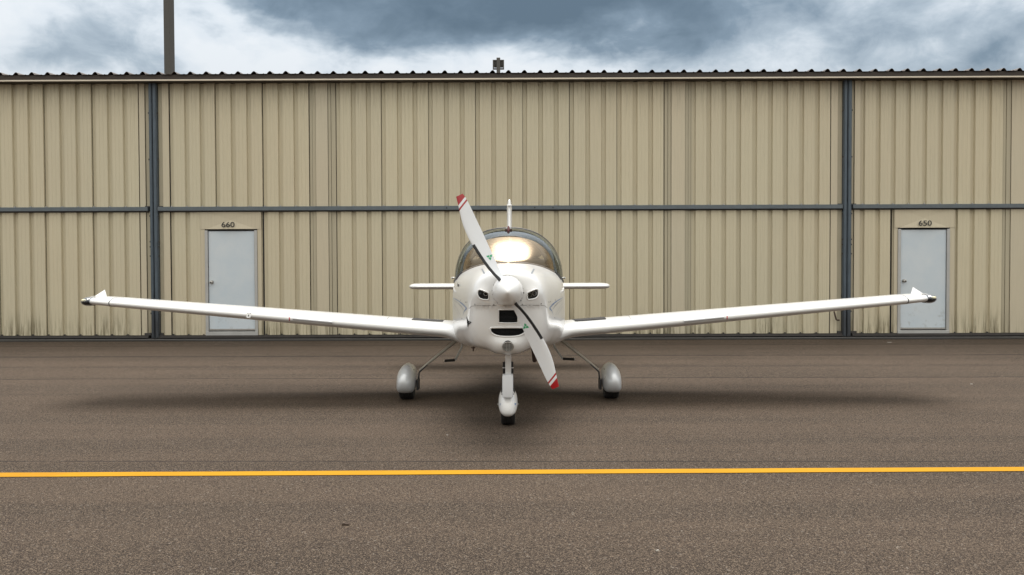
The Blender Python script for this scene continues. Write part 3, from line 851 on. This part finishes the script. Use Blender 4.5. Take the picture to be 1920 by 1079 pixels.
def bow(y, r, mat, name, lean=0, sc=1.0):
    P = gsec(y, 36); q = MB(); q.tube([Vector((p.x * sc, p.y + lean * (p.z - 1.3), p.z)) for p in P], r, 8); return q.obj(name, mat, plane, smooth=True, angle=80)
bow(1.751, .008, 'bow', 'windshield_bow'); bow(2.45, .009, 'bow', 'canopy_bow'); bow(3.32, .009, 'bow', 'canopy_rear_frame')
for s in (-1, 1):
    q = MB(); q.tube([Vector((s * base_b(y), y, (topz(base_b(y), y) if y < 1.74 else sill(y)) + .002)) for y in [1.2035, 1.21, 1.22, 1.235, 1.26, 1.3, 1.35, 1.42, 1.5, 1.6, 1.7, 1.739]], .011, 8)
    q.obj('windshield_seal', 'seal', plane, smooth=True, angle=80)
    q = MB(); q.tube([Vector((s * base_b(y), y, sill(y) + .001)) for y in [1.742, 1.8, 1.86, 1.92, 2.0, 2.1, 2.3, 2.6, 3.0, 3.32]], .0135, 8)
    q.obj('canopy_rail', 'bow', plane, smooth=True, angle=80)
    # latch knob
    q = MB(); c = at(849.5 if s < 0 else 1056.8, 521.5, D0 + 2.15) - PO
    q.tube([c + Vector((-s * .03, 0, 0)), c, c + Vector((s * .012, 0, 0)), c + Vector((s * .02, 0, 0))], [.006, .008, .012, .005], 10); q.obj('canopy_latch', 'steel', plane, smooth=True)
# cockpit contents
q = MB(); q.bbox(-.43, .43, 1.62, 1.80, 1.24, 1.43, .03); q.obj('instrument_panel', 'interior', plane, smooth=True)
for s in (-1, 1):
    x = s * .26
    q = MB(); q.bbox(x - .20, x + .20, 2.62, 2.76, 1.0, 1.50, .05); q.bbox(x - .20, x + .20, 2.2, 2.7, 1.14, 1.262, .05); so_ = q.obj('seat', 'leather', plane, smooth=True)
    q = MB(); q.bbox(x - .11, x + .11, 2.65, 2.74, 1.52, 1.68, .03); q.obj('headrest', 'leather', so_, smooth=True)
    q = MB(); q.tube([(x, 2.02, 1.2), (x, 1.97, 1.3), (x, 1.98, 1.36)], .014, 8); q.obj('control_stick', 'black', plane, smooth=True)
q = MB(); c = [at(a, b_, D0 + 1.9) - PO for a, b_ in ((870, 486), (872, 478), (877, 472.5), (884, 469.5), (886, 471), (885.5, 475))]
q.tube(c, .006, 8); q.obj('grab_handle', 'black', plane, smooth=True)

# ---- spinner
sp = MB(); prof = []
for i in range(26):
    t = i / 25; y = .042 - t * .285
    prof.append((y, .1275 * (1 - max(0, (t - .10) / .90) ** 1.75) ** .80 if t > .1 else .1275))
prof[-1] = (prof[-1][0], .0006)
sp.loft([[Vector((r_ * math.cos(2*math.pi*k/48), y, 1.21 + r_ * math.sin(2*math.pi*k/48))) for k in range(48)] for y, r_ in prof])
spo = sp.obj('spinner', 'white', plane, smooth=True, angle=60); recalc(spo)
q = MB(); q.loft([[Vector((.129 * math.cos(2*math.pi*k/48), y, 1.21 + .129 * math.sin(2*math.pi*k/48))) for k in range(48)] for y in (.012, .016)], caps=False); q.obj('backplate_seam', 'seam', spo)
bvs = BVHTree.FromPolygons([v.co.copy() for v in spo.data.vertices], [tuple(p.vertices) for p in spo.data.polygons])
q = MB()
for k in range(10):
    a = 2 * math.pi * (k + .3) / 10
    q.loft(disc(Vector((.1272 * math.cos(a), .004, 1.21 + .1272 * math.sin(a))), Vector((math.cos(a), 0, math.sin(a))), .0045, -.002, .002, 8))
q.obj('spinner_screws', 'screw', spo, kind='stuff')

# ---- propeller blades
BS = 1 / 229.0
rr = [14, 25, 36, 46, 61, 75, 88, 106, 121, 134, 146, 156, 165, 172, 178, 184, 190, 196, 200.7]
e0 = pchip([14, 25, 45, 61, 88, 106, 121, 146, 165, 178, 190, 200.7], [-5, -6, -11.5, -15, -18.8, -20.3, -20.8, -19.3, -15.5, -12.2, -9.3, -6.9])
e1 = pchip([14, 25, 45, 61, 88, 106, 121, 146, 165, 178, 190, 200.7], [5, 5.5, 4.8, 5.6, 6.2, 6.9, 7.5, 7.9, 8.4, 8.6, 8.2, 6.6])
pit = pchip([14, 40, 90, 150, 201], [R(48), R(40), R(27), R(18), R(13)])
def airfoil(n, t, camber=.02):
    P = []
    for i in range(n + 1):
        x = .5 * (1 + math.cos(math.pi * i / n)); P.append((x, 1))
    for i in range(1, n):
        x = .5 * (1 - math.cos(math.pi * i / n)); P.append((x, -1))
    out_ = []
    for x, s in P:
        th = 5 * t * (.2969 * math.sqrt(x) - .126 * x - .3516 * x*x + .2843 * x**3 - .1036 * x**4)
        ca = camber * (1 - (2 * x - .8) ** 2 / (1.44 if x > .4 else .64))
        out_.append((x, ca + s * th))
    return out_
bm_ = NT('blade_paint'); p_ = bm_.obj(); s3 = bm_.n('ShaderNodeSeparateXYZ', {0: p_})
q_ = bm_.ma('SUBTRACT', s3.outputs['Z'], bm_.ma('MULTIPLY', s3.outputs['X'], .50))
q_ = bm_.ma('MULTIPLY', q_, 229.0)
def gt(v): return bm_.ma('GREATER_THAN', q_, v)
redf = bm_.ma('ADD', gt(189.6), bm_.ma('SUBTRACT', gt(181.0), gt(184.4)), True)
bc = bm_.mix(bm_.noise(bm_.pos(), 8, 4), (.66, .68, .71, 1), (.72, .74, .76, 1))
sp_ = bm_.noise(bm_.pos(), 160, 3, .6)
bc = bm_.mix(bm_.mr(sp_, .66, .74, 0, .35), bc, (.35, .34, .33, 1))
bm_.set('Base Color', bm_.mix(redf, bc, (.34, .006, .012, 1))); bm_.set('Roughness', .32); bm_.set('Coat Weight', .25)
M['blade'] = bm_.m
ANG = math.atan2(89, 180)
for flip in (0, 1):
    af = airfoil(12, .11, .02)
    ring = []; 
    for r_ in rr:
        a, b_ = e0(r_) * BS, e1(r_) * BS; wd = b_ - a; tn = math.tan(pit(r_)); tk = 1.35 if r_ > 60 else 1.35 + (60 - r_) * .05
        rg = []
        for (u, h) in af:     # u: 0 leading edge (left, forward) .. 1 trailing edge
            x = a + wd * u; y = (u - .5) * wd * tn - h * wd / math.cos(pit(r_)) * tk * .9
            rg.append(Vector((x, y, r_ * BS)))
        ring.append(rg)
    b_ = MB(); b_.loft(ring)
    bo = b_.obj('propeller_blade', 'blade', plane, smooth=True, angle=60); recalc(bo)
    bo.location = (0, -.055, 1.21)
    bo.rotation_euler = (0, -ANG + (math.pi if flip else 0), 0)
    # dark guard along the leading edge
    gd = MB(); gsecs = []
    for r_ in [22, 30, 40, 55, 72, 90, 100, 106.5]:
        a, b2 = e0(r_) * BS, e1(r_) * BS; wd = b2 - a; tn = math.tan(pit(r_)); tk = 1.35 if r_ > 60 else 1.35 + (60 - r_) * .05
        um = min(.75, (5.2 if r_ > 30 else 6.0) * BS / wd)
        seg = [0.0, .02, .06, .12, .2, .4, .7, 1.0]; top_, bot_ = [], []
        for k in seg:
            u = um * k; th = 5 * .11 * (.2969 * math.sqrt(u) - .126*u - .3516*u*u + .2843*u**3 - .1036*u**4); ca = .02 * (1 - (2*u - .8)**2 / (1.44 if u > .4 else .64))
            for lst, s in ((top_, 1), (bot_, -1)):
                h = ca + s * th
                lst.append(Vector((a + wd * u - (.0012 if k < .1 else 0), (u - .5) * wd * tn - h * wd / math.cos(pit(r_)) * tk * .9 - s * .0014, r_ * BS)))
        gsecs.append(top_[::-1] + bot_[1:])
    gd.loft(gsecs, caps=True); o = gd.obj('edge_guard', 'black', bo, smooth=True, angle=60); recalc(o)
    # green three pointed emblem
    bvb = BVHTree.FromPolygons([v.co.copy() for v in bo.data.vertices], [tuple(p.vertices) for p in bo.data.polygons])
    cx_, cz_ = -1.0 * BS, 73 * BS
    def onb(x, z):
        l, nn, i, d = bvb.ray_cast(Vector((x, -1, z)), Vector((0, 1, 0))); return (l + Vector((0, -.0012, 0))) if l else Vector((x, -.03, z))
    em = MB(); a0 = R(20)
    for k in range(3):
        t0 = a0 + k * 2 * math.pi / 3
        P = [(.002, t0), (.016, t0 + R(-58)), (.029, t0), (.015, t0 + R(42))]
        vs = [onb(cx_ + r_ * math.cos(t), cz_ + r_ * math.sin(t)) for r_, t in P]
        em.add(vs, [(0, 1, 2), (0, 2, 3)])
    em.obj('emblem', 'green', bo)
    q = MB(); q.tube([(-7 * BS, -.012, 22 * BS), (7.5 * BS, -.012, 21.5 * BS)], .0035, 8); q.obj('root_cuff', 'greyline', bo, smooth=True)

# ---- wings
wt = [  # x, leading edge y, z, chord, thickness
 (.28, 1.60, .700, 1.68, .26), (.40, 1.64, .704, 1.62, .26), (.46, 1.70, .706, 1.56, .245), (.52, 1.77, .712, 1.48, .225), (.58, 1.83, .724, 1.42, .20),
 (.66, 1.88, .737, 1.37, .180), (.80, 1.90, .749, 1.33, .172), (1.6, 1.933, .817, 1.225, .157), (2.6, 1.977, .903, 1.10, .139), (3.5, 2.018, .980, .97, .121), (4.197, 2.05, 1.040, .88, .108)]
tip = [(4.208, 2.05, 1.040, .88, .108), (4.32, 2.066, 1.050, .86, .101), (4.42, 2.10, 1.056, .82, .096), (4.49, 2.155, 1.060, .75, .090), (4.54, 2.24, 1.063, .66, .074), (4.57, 2.36, 1.066, .53, .048), (4.585, 2.5, 1.069, .38, .016)]
wbvh = {}
for s in (-1, 1):
    nf = 22
    def wring(row):
        x, yl_, zl, c, t = row
        af = airfoil(nf, t / c, .018)
        inc = R(2.2)
        return [Vector((s * x, yl_ + u * c * math.cos(inc) + h * c * math.sin(inc), zl + h * c * math.cos(inc) - u * c * math.sin(inc))) for u, h in af]
    cols = [pchip([r_[0] for r_ in wt], [r_[i] for r_ in wt]) for i in range(1, 5)]
    xs = [.28 + .04 * i for i in range(14)] + [.86 + (4.197 - .86) * i / 24 for i in range(25)]
    b_ = MB(); b_.loft([wring((x, *[c(x) for c in cols])) for x in xs])
    wo = b_.obj('wing', 'white', plane, smooth=True, angle=50); recalc(wo)
    b_ = MB(); tc_ = [pchip([r_[0] for r_ in tip], [r_[i] for r_ in tip]) for i in range(1, 5)]
    b_.loft([wring((x, *[c(x) for c in tc_])) for x in [4.208 + (4.585 - 4.208) * (1 - (1 - i / 18) ** 1.6) for i in range(19)]])
    to = b_.obj('wing_tip', 'white', wo, smooth=True, angle=60); recalc(to)
    b_ = MB(); r1 = wring((4.19, 2.053, 1.0397, .875, .103)); r2 = wring((4.21, 2.053, 1.0405, .875, .103)); b_.loft([r1, r2]); b_.obj('tip_joint', 'cavity', wo)
    # upturned trailing corner
    A_, B_, C_ = Vector((s * 4.42, 2.50, 1.072)), Vector((s * 4.568, 2.38, 1.062)), Vector((s * 4.475, 2.56, 1.168))
    nn = (B_ - A_).cross(C_ - A_).normalized() * .007
    b_ = MB(); b_.add([A_ + nn, B_ + nn, C_ + nn, A_ - nn, B_ - nn, C_ - nn], [(0, 1, 2), (3, 5, 4), (0, 3, 4, 1), (1, 4, 5, 2), (2, 5, 3, 0)]); b_.obj('upturned_tip', 'white', wo)
    # navigation light
    def ell(c, rx, ry, rz, name, mat, par, x0=-1):
        m_ = MB(); rgs = []
        for i in range(1, 16):
            ph = math.pi * i / 16
            rgs.append([Vector((c[0] + s * rx * math.cos(ph), c[1] + ry * math.sin(ph) * math.cos(2*math.pi*k/20), c[2] + rz * math.sin(ph) * math.sin(2*math.pi*k/20))) for k in range(20)])
        m_.loft(rgs); o_ = m_.obj(name, mat, par, smooth=True, angle=80); recalc(o_); return o_
    nl = ell((s * 4.475, 2.20, 1.056), .072, .13, .050, 'navigation_light', 'lens', wo)
    ell((s * 4.480, 2.20, 1.054), .060, .115, .042, 'lamp_housing', 'black', wo)
    ell((s * 4.490, 2.105, 1.070), .026, .03, .016, 'lamp', 'lampyellow', wo)
    q = MB(); q.tube([Vector((s * (4.415 + .02 * math.sin(a * math.pi / 10) * 0), 2.165 + .10 * math.cos(a * math.pi / 10), 1.060 + .046 * math.sin(a * math.pi / 10))) for a in range(21)], .003, 6, caps=False); q.obj('lamp_rim', 'bow', wo, smooth=True)
    bw = BVHTree.FromPolygons([v.co.copy() for v in wo.data.vertices], [tuple(p.vertices) for p in wo.data.polygons]); wbvh[s] = bw
    mxp = (lambda a, b_: (a, b_)) if s < 0 else (lambda a, b_: (2 * 953.0 - a, b_ - (953 - a) * .0066))
    # stall strip
    pts = [mxp(549, 598.4), mxp(623.5, 605.2)]
    H0, n0 = hit(*pts[0], bw); H1, n1 = hit(*pts[1], bw)
    sd_ = (H1 - H0).normalized(); q = MB(); 
    upv = n0.cross(sd_).normalized(); upv = upv if upv.z > 0 else -upv
    sec = lambda H, nn: [H + upv * .015 - nn * .002, H + nn * .022 + upv * .004, H + nn * .020 - upv * .006, H - upv * .012 - nn * .002]
    q.loft([sec(H0, n0), sec(H1, n1)]); o = q.obj('stall_strip', 'bladewhite', wo); recalc(o)
    strip([mxp(542.6, 595.6), mxp(542.8, 601.8)], .010, 'limit_mark', 'red', wo, bw)
    # walkway mat and flap lines on the upper surface
    def top(x, yv):
        l, nn, i, d = bw.ray_cast(Vector((s * x, yv, 3)), Vector((0, 0, -1))); return (l + Vector((0, 0, .003))) if l else None
    q = MB(); vs = []
    x0_, x1_ = (.70, 1.03)
    nn_ = 10
    for i in range(nn_ + 1):
        for j in range(nn_ + 1):
            vs.append(top(x0_ + (x1_ - x0_) * i / nn_, 2.12 + .80 * j / nn_))
    q.add(vs, [(i*(nn_+1)+j, (i+1)*(nn_+1)+j, (i+1)*(nn_+1)+j+1, i*(nn_+1)+j+1) for i in range(nn_) for j in range(nn_)]); 
    mo = q.obj('walkway_mat', 'walk', wo)
    sm = mo.modifiers.new('thick', 'SOLIDIFY'); sm.thickness = .006; sm.offset = 1
    for (xa, ya_, xb, yb_) in ((1.28, 2.0, 1.30, 2.9), (.74, 2.93, 1.9, 2.93), (2.45, 2.6, 2.45, 2.95)):
        P = [top(xa + (xb - xa) * t / 12, ya_ + (yb_ - ya_) * t / 12) for t in range(13)]; P = [p for p in P if p]
        v = []
        dr = (P[-1] - P[0]).normalized(); sdv = dr.cross(Vector((0, 0, 1))).normalized() * .0028
        for p in P: v += [p - Vector((0, 0, .0018)) + sdv, p - Vector((0, 0, .0018)) - sdv]
        mesh_obj('panel_seam', v, [(2*i, 2*i+1, 2*i+3, 2*i+2) for i in range(len(P) - 1)], 'seam', wo)
    l, nn = hit(*mxp(812, 600), bw)
    if l is not None:
        rt = Vector((1, 0, .086 * s)).normalized()
        place_text('lettering', text_mesh('NO STEP', .034, 1.15, .0005), 'faintprint', wo, rt, rt.cross(-nn).cross(rt) if False else nn.cross(rt), l + nn * .003)
    # access plate and small fittings
    strip([mxp(736, 587.5), mxp(730, 594.5)], .004, 'panel_seam', 'greyline', wo, bw)
    # fillet joint lines at the root
    strip([mxp(849, 597), mxp(851, 610), mxp(857, 626), mxp(866, 640)], .0022, 'fairing_seam', 'greyline', wo, bw)
    strip([mxp(862, 597), mxp(864, 612), mxp(869, 628)], .0022, 'fairing_seam', 'greyline', wo, bw)
    q = MB()
    for a, b_ in ((858, 607), (857, 618), (868.5, 627), (865.5, 598), (868, 640)):
        l, nn = hit(*mxp(a, b_), bw)
        if l is not None: q.loft(disc(l, nn, .004, -.002, .0018, 8))
    if q.v: q.obj('fairing_screws', 'screw', wo, kind='stuff')
    # flap and aileron hinge fairings below
    for (pa, pb, dep, hh) in ((681, 617, 2.75, .055), ):
        xx = 1.62
        zz = cols[1](xx) - .055
        q = MB(); yb = 2.62
        q.add([(s*xx - .055, yb, zz + .03), (s*xx + .055, yb, zz + .03), (s*xx + .01, yb + .02, zz - .062), (s*xx - .01, yb + .02, zz - .062),
               (s*xx - .03, yb + .5, zz + .03), (s*xx + .03, yb + .5, zz + .03), (s*xx + .008, yb + .5, zz - .03), (s*xx - .008, yb + .5, zz - .03)],
              [(0, 3, 2, 1), (4, 5, 6, 7), (0, 1, 5, 4), (1, 2, 6, 5), (2, 3, 7, 6), (3, 0, 4, 7)])
        q.obj('flap_hinge_fairing', 'white', wo)
    for xx in (3.02,):
        zz = cols[1](xx) - .052; q = MB()
        q.tube([(s*xx - .012, 2.3, zz + .02), (s*xx - .012, 2.3, zz - .012), (s*xx + .012, 2.3, zz - .012), (s*xx + .012, 2.3, zz + .02)], .004, 6); q.obj('tie_down_ring', 'steel', wo, smooth=True)
    q = MB(); q.tube([(s*1.92, 2.45, cols[1](1.92) - .05), (s*1.92, 2.45, cols[1](1.92) - .085)], .005, 6); q.obj('drain_valve', 'screw', wo)
# stall warning plate on the left wing only
l, nn = hit(466.5, 591.5, wbvh[-1])
lw = [o for o in plane.children if o.name.startswith('wing')][0]
q = MB(); rt = Vector((1, 0, -.086)).normalized(); uu = nn.cross(rt).normalized()
cn = [l + nn * .002 + rt * a + uu * b_ for a, b_ in ((-.022, -.03), (.022, -.03), (.022, .03), (-.022, .03))]
q.add(cn + [c - nn * .004 for c in cn], [(0, 1, 2, 3), (0, 4, 5, 1), (1, 5, 6, 2), (2, 6, 7, 3), (3, 7, 4, 0)]); so2 = q.obj('stall_sensor_plate', 'white', lw)
q = MB()
for a, b_ in ((-.017, -.024), (.017, -.024), (.017, .024), (-.017, .024)): q.loft(disc(l + rt * a + uu * b_, nn, .0035, 0, .004, 8))
q.tube([l + nn * .001 - uu * .012, l + nn * .02 - uu * .012], .004, 6); q.tube([l + nn * .004 - uu * .012, l + nn * .004 + uu * .006], .003, 6)
q.obj('sensor_vane', 'black', so2)
# outlet gap between cowl and wing root on the left
l1, n1 = hit(879, 603)
gap = [(875.2, 592.5), (877.2, 600.5), (881, 603), (884.8, 604), (882, 607), (879, 609.5), (877.6, 614.5), (876.2, 604)]
V_ = [hit(a, b_) for a, b_ in gap]; ok = [v for v in V_ if v[0] is not None]
q = MB(); P = [v[0] + v[1] * .004 for v in ok]; cc = sum(P, Vector()) / len(P)
q.add(P + [cc], [(i, (i + 1) % len(P), len(P)) for i in range(len(P))]); q.obj('outlet_gap', 'cavity', fus)

# ---- tail
for s in (-1, 1):
    rows = [(.02, 5.30, .80, .092), (1.30, 5.33, .76, .088), (1.38, 5.35, .73, .082), (1.42, 5.40, .66, .066), (1.438, 5.47, .55, .045), (1.446, 5.55, .40, .018)]
    b_ = MB(); zs_ = 1.128
    b_.loft([[Vector((s * x, y + u * c, zs_ + h * c)) for u, h in airfoil(16, t / c, 0)] for x, y, c, t in rows])
    o = b_.obj('stabilizer', 'white', plane, smooth=True, angle=60); recalc(o)
b_ = MB()
rows = [(1.12, 4.75, 1.5, .085), (1.3, 4.95, 1.28, .08), (2.26, 5.62, .70, .074), (2.30, 5.64, .68, .066), (2.36, 5.67, .64, .056), (2.39, 5.71, .55, .035), (2.395, 5.8, .4, .01)]
b_.loft([[Vector((h * c, y + u * c, z)) for u, h in airfoil(16, t / c, 0)] for z, y, c, t in rows])
fo_ = b_.obj('fin', 'white', plane, smooth=True, angle=60); recalc(fo_)
q = MB(); q.bbox(-.035, .035, 5.60, 5.72, 2.285, 2.31, .006); q.obj('antenna_mount', 'white', fo_)
for s in (-1, 1):
    q = MB(); q.tube([(s * .02, 5.64, 2.295), (s * .25, 5.6, 2.318 if s < 0 else 2.325), (s * .52, 5.55, 2.33 if s < 0 else 2.345)], .0022, 6); q.obj('whisker_antenna', 'leg', fo_)
# beacon on the canopy spine
q = MB(); q.tube([(0, 2.3, 1.815), (0, 2.3, 1.835)], .026, 16); bo_ = q.obj('beacon', 'white', plane)
q = MB(); q.tube([(0, 1.98, 1.762), (0, 1.965, 1.785), (0, 1.97, 1.815), (0, 1.975, 1.835)], [.012, .016, .015, .006], 14); q.obj('lens', 'redglass', bo_, smooth=True)
q = MB(); q.bbox(-.038, .038, 1.985, 2.03, 1.778, 1.808, .006); q.obj('base', 'exhaust', bo_, smooth=True)

# ---- main gear
for s in (-1, 1):
    xw = 1.092 * s; yw_ = 2.22; rad = .19
    tx = MB(); sec = []
    for k in range(33):
        a = 2 * math.pi * k / 32
        sec.append(a)
    WR = .165 / .19
    prof = [(-.05, .10), (-.068, .13), (-.077, .155), (-.074, .175), (-.062, .187), (-.05, .190), (-.036, .190), (-.034, .185), (-.030, .185), (-.028, .191), (-.010, .191), (-.008, .186), (.008, .186), (.010, .191), (.028, .191), (.030, .185), (.034, .185), (.036, .190), (.05, .190), (.062, .187), (.074, .175), (.077, .155), (.068, .13), (.05, .10)]
    tx.loft([[Vector((xw + px_, yw_ + WR * r_ * math.cos(2*math.pi*k/40), .165 + WR * r_ * math.sin(2*math.pi*k/40))) for k in range(40)] for px_, r_ in prof], caps=True)
    wh = tx.obj('main_wheel', 'rubber', plane, smooth=True, angle=40); recalc(wh)
    q = MB(); q.tube([(xw - .06, yw_, .19), (xw + .06, yw_, .19)], .095, 20); q.obj('hub', 'alu', wh)
    # fairing: loft along y
    rings_ = []
    for (yy, w_, zt_2, zb_2, n_) in ((-.33, .02, .235, .20, 2), (-.32, .045, .265, .165, 2), (-.29, .066, .30, .125, 2.2), (-.24, .084, .335, .095, 2.4), (-.15, .095, .365, .083, 2.7), (0, .098, .375, .08, 2.7), (.15, .094, .37, .085, 2.6), (.3, .085, .345, .11, 2.3), (.45, .05, .30, .16, 2), (.58, .012, .25, .22, 2)):
        zc_2 = zb_2 + (zt_2 - zb_2) * .38; rg = []
        for k in range(32):
            th = 2 * math.pi * k / 32; c_, s_ = math.cos(th), math.sin(th); n2_ = 2.05 if s_ > 0 else n_ + .8
            rg.append(Vector((xw + w_ * math.copysign(abs(c_) ** (2 / n2_), c_), yw_ + yy, zc_2 + ((zt_2 - zc_2) if s_ > 0 else (zc_2 - zb_2)) * math.copysign(abs(s_) ** (2 / n2_), s_))))
        rings_.append(rg)
    q = MB(); q.loft(rings_); fo2 = q.obj('wheel_fairing', 'silver', plane, smooth=True, angle=60); recalc(fo2)
    # spring leg: flat tapered blade
    P0 = Vector((s * .52, 2.30, .655)); P1 = Vector((s * .965, 2.26, .30)); P2 = Vector((s * .985, 2.24, .20))
    q = MB(); q.tube([P0, P0 + (P1 - P0) * .5, P1], [.034, .026, .018], 12, flat=.6); lg = q.obj('landing_leg', 'leg', plane, smooth=True)
    q = MB(); q.tube([P0 + (P1 - P0) * .80 + Vector((0, -.02, -.008)), P1 + Vector((0, -.02, -.02)), P2 + Vector((-s * .012, -.02, -.02)), P2 + Vector((-s * .012, -.02, -.10))], [.005, .009, .010, .012], 8); q.obj('brake_line', 'black', lg, smooth=True)
    q = MB(); q.bbox(s * .975 - .012, s * .975 + .012, 2.14, 2.3, .10, .21, .004); q.obj('brake_caliper', 'black', lg)
    # entry step
    S0 = at(866 if s < 0 else 1038, 645, 10.1) - PO; Sa = at(866 if s < 0 else 1039.5, 651, 10.1) - PO; Sb = at(853.5 if s < 0 else 1055, 675.5 if s < 0 else 673, 10.05) - PO; Sc = at(834 if s < 0 else 1076.5, 677 if s < 0 else 674, 10.05) - PO
    q = MB(); q.tube([S0, Sa, Sb], [.013, .013, .012], 10); st_ = q.obj('entry_step', 'alu', plane, smooth=True)
    q = MB(); q.tube([Sb + (Sc - Sb) * .03, Sc], .0155, 10); q.obj('tread', 'walk', st_, smooth=True)
    q = MB(); q.tube([Sc, Sc + (Sc - Sb).normalized() * .006], .0165, 10); q.obj('end_cap', 'alu', st_)

# ---- nose gear
yn = .66; rn = .165
prof = [(-.04, .09), (-.055, .12), (-.0625, .14), (-.0595, .155), (-.048, .1635), (-.034, .165), (-.026, .165), (-.024, .160), (-.020, .160), (-.018, .1655), (-.004, .1655), (-.002, .161), (.002, .161), (.004, .1655), (.018, .1655), (.020, .160), (.024, .160), (.026, .165), (.034, .165), (.048, .1635), (.0595, .155), (.0625, .14), (.055, .12), (.04, .09)]
q = MB(); q.loft([[Vector((px_ - .004, yn + r_ * math.cos(2*math.pi*k/40), rn + r_ * math.sin(2*math.pi*k/40))) for k in range(40)] for px_, r_ in prof])
nw = q.obj('nose_wheel', 'rubber', plane, smooth=True, angle=40); recalc(nw)
rings_ = []
for (yy, w_, zt_2, zb_2) in ((-.26, .015, .17, .14), (-.25, .04, .20, .12), (-.22, .062, .25, .105), (-.17, .077, .29, .10), (-.08, .085, .325, .10), (.03, .086, .335, .10), (.15, .078, .315, .105), (.28, .055, .27, .12), (.40, .012, .21, .17)):
    zc_2 = zb_2 + (zt_2 - zb_2) * .40; rg = []
    for k in range(32):
        th = 2 * math.pi * k / 32; c_, s_ = math.cos(th), math.sin(th); n2_ = 2.3
        rg.append(Vector((-.004 + w_ * math.copysign(abs(c_) ** (2 / n2_), c_), yn + yy, zc_2 + ((zt_2 - zc_2) if s_ > 0 else (zc_2 - zb_2)) * math.copysign(abs(s_) ** (2 / (2.0 if s_ < 0 else n2_)), s_))))
    rings_.append(rg)
q = MB(); q.loft(rings_); nf_ = q.obj('nose_wheel_fairing', 'white', plane, smooth=True, angle=60); recalc(nf_)
bn = BVHTree.FromPolygons([v.co.copy() for v in nf_.data.vertices], [tuple(p.vertices) for p in nf_.data.polygons])
for px in (937.6, 966.2):
    P = [hit(a, b_, bn) for a, b_ in ((px - 1.8, 756.6), (px + 1.8, 756.6), (px + (.7 if px < 950 else -.7), 760.8))]
    if all(p[0] is not None for p in P): mesh_obj('arrow_decal', [p[0] + p[1] * .002 for p in P], [(0, 1, 2)], 'blue', nf_)
for s in (-1, 1):
    q = MB(); q.tube([(-.004 + s * .086, .60, .19), (-.004 + s * .094, .60, .19)], .007, 8); q.obj('axle_bolt', 'steel', nf_)
    q = MB(); q.tube([(-.004 + s * .056, .50, .325), (-.004 + s * .056, .48, .325)], .008, 8); q.obj('fairing_bolt', 'screw', nf_)
q = MB(); q.tube([(0, .42, .70), (0, .44, .60), (0, .475, .38)], [.027, .0265, .026], 16); ns = q.obj('nose_strut', 'white', plane, smooth=True)
q = MB(); q.bbox(-.052, .042, .40, .53, .275, .475, .012); o = q.obj('fork_cover', 'bladewhite', plane, smooth=True)
for s in (-1, 1):
    for (z0, z1) in ((.478, .525), (.530, .580)):
        q = MB(); q.tube([(s * .036 - .002, .50, z0), (s * .036 - .002, .49, z1)], .0105, 10); q.obj('rubber_damper', 'black', ns, smooth=True)
    q = MB(); q.tube([(s * .036 - .002, .495, .524), (s * .036 - .002, .495, .531)], .0125, 10); q.obj('damper_washer', 'white', ns)
    for z in (.43, .37, .30):
        q = MB(); q.tube([(-.005 + s * .047, .46, z), (-.005 + s * .055, .46, z)], .005, 8); q.obj('fork_bolt', 'screw', ns)
# exhaust stub and drain under the cowl
e0_, e1_ = at(1000, 652, D0 + .75) - PO, at(1002.5, 677, D0 + .85) - PO
q = MB(); q.tube([e0_, e1_], .021, 14, caps=False); q.tube([e0_, e1_ - Vector((0, 0, .002))], .018, 14); q.obj('exhaust_pipe', 'exhaust', plane, smooth=True)
d0_, d1_ = at(887.5, 650, D0 + .6) - PO, at(887.5, 659, D0 + .6) - PO
q = MB(); q.tube([d0_, d1_], .007, 8); q.tube([d0_ + Vector((-.017, 0, -.012)), d0_ + Vector((.017, 0, -.012))], .006, 8); q.obj('drain_pipe', 'exhaust', plane, smooth=True)

# ------------------------------------------------------------------ litter on the apron
def flake(px, py, r_, name, mat, label, cat, h=.004, stretch=1.6):
    c = gp(px, py); random.seed(int(px)); n = 9
    P = [(math.cos(2*math.pi*k/n) * r_ * stretch * random.uniform(.7, 1.1), math.sin(2*math.pi*k/n) * r_ * random.uniform(.7, 1.1)) for k in range(n)]
    v = [(x, y, .0005) for x, y in P] + [(x * .8, y * .8, h * random.uniform(.7, 1.2)) for x, y in P]
    f = [tuple(range(n, 2 * n))] + [(k, (k + 1) % n, n + (k + 1) % n, n + k) for k in range(n)]
    o = mesh_obj(name, v, f, mat); o.location = (c.x, c.y, 0); o['label'] = label; o['category'] = cat; return o
flake(648, 985.5, .010, 'leaf', 'leaf', 'small dark curled leaf on the asphalt in front of the yellow line', 'leaf', .012, 2.6)
flake(1667, 642.5, .022, 'paper_scrap', 'paper', 'pale paper scrap on the asphalt just before the right hand door', 'litter', .006, 2.4)
flake(1821.5, 721, .012, 'stone_chip', 'paper', 'pale stone chip on bare asphalt far to the right, level with the main wheels', 'stone', .010)
flake(838.5, 816.5, .006, 'stone_chip', 'paper', 'white stone chip on the asphalt left of and nearer than the nose wheel', 'stone', .008)
flake(1233, 1033.5, .006, 'stone_chip', 'paper', 'light stone chip in the foreground asphalt near the bottom edge', 'stone', .006)
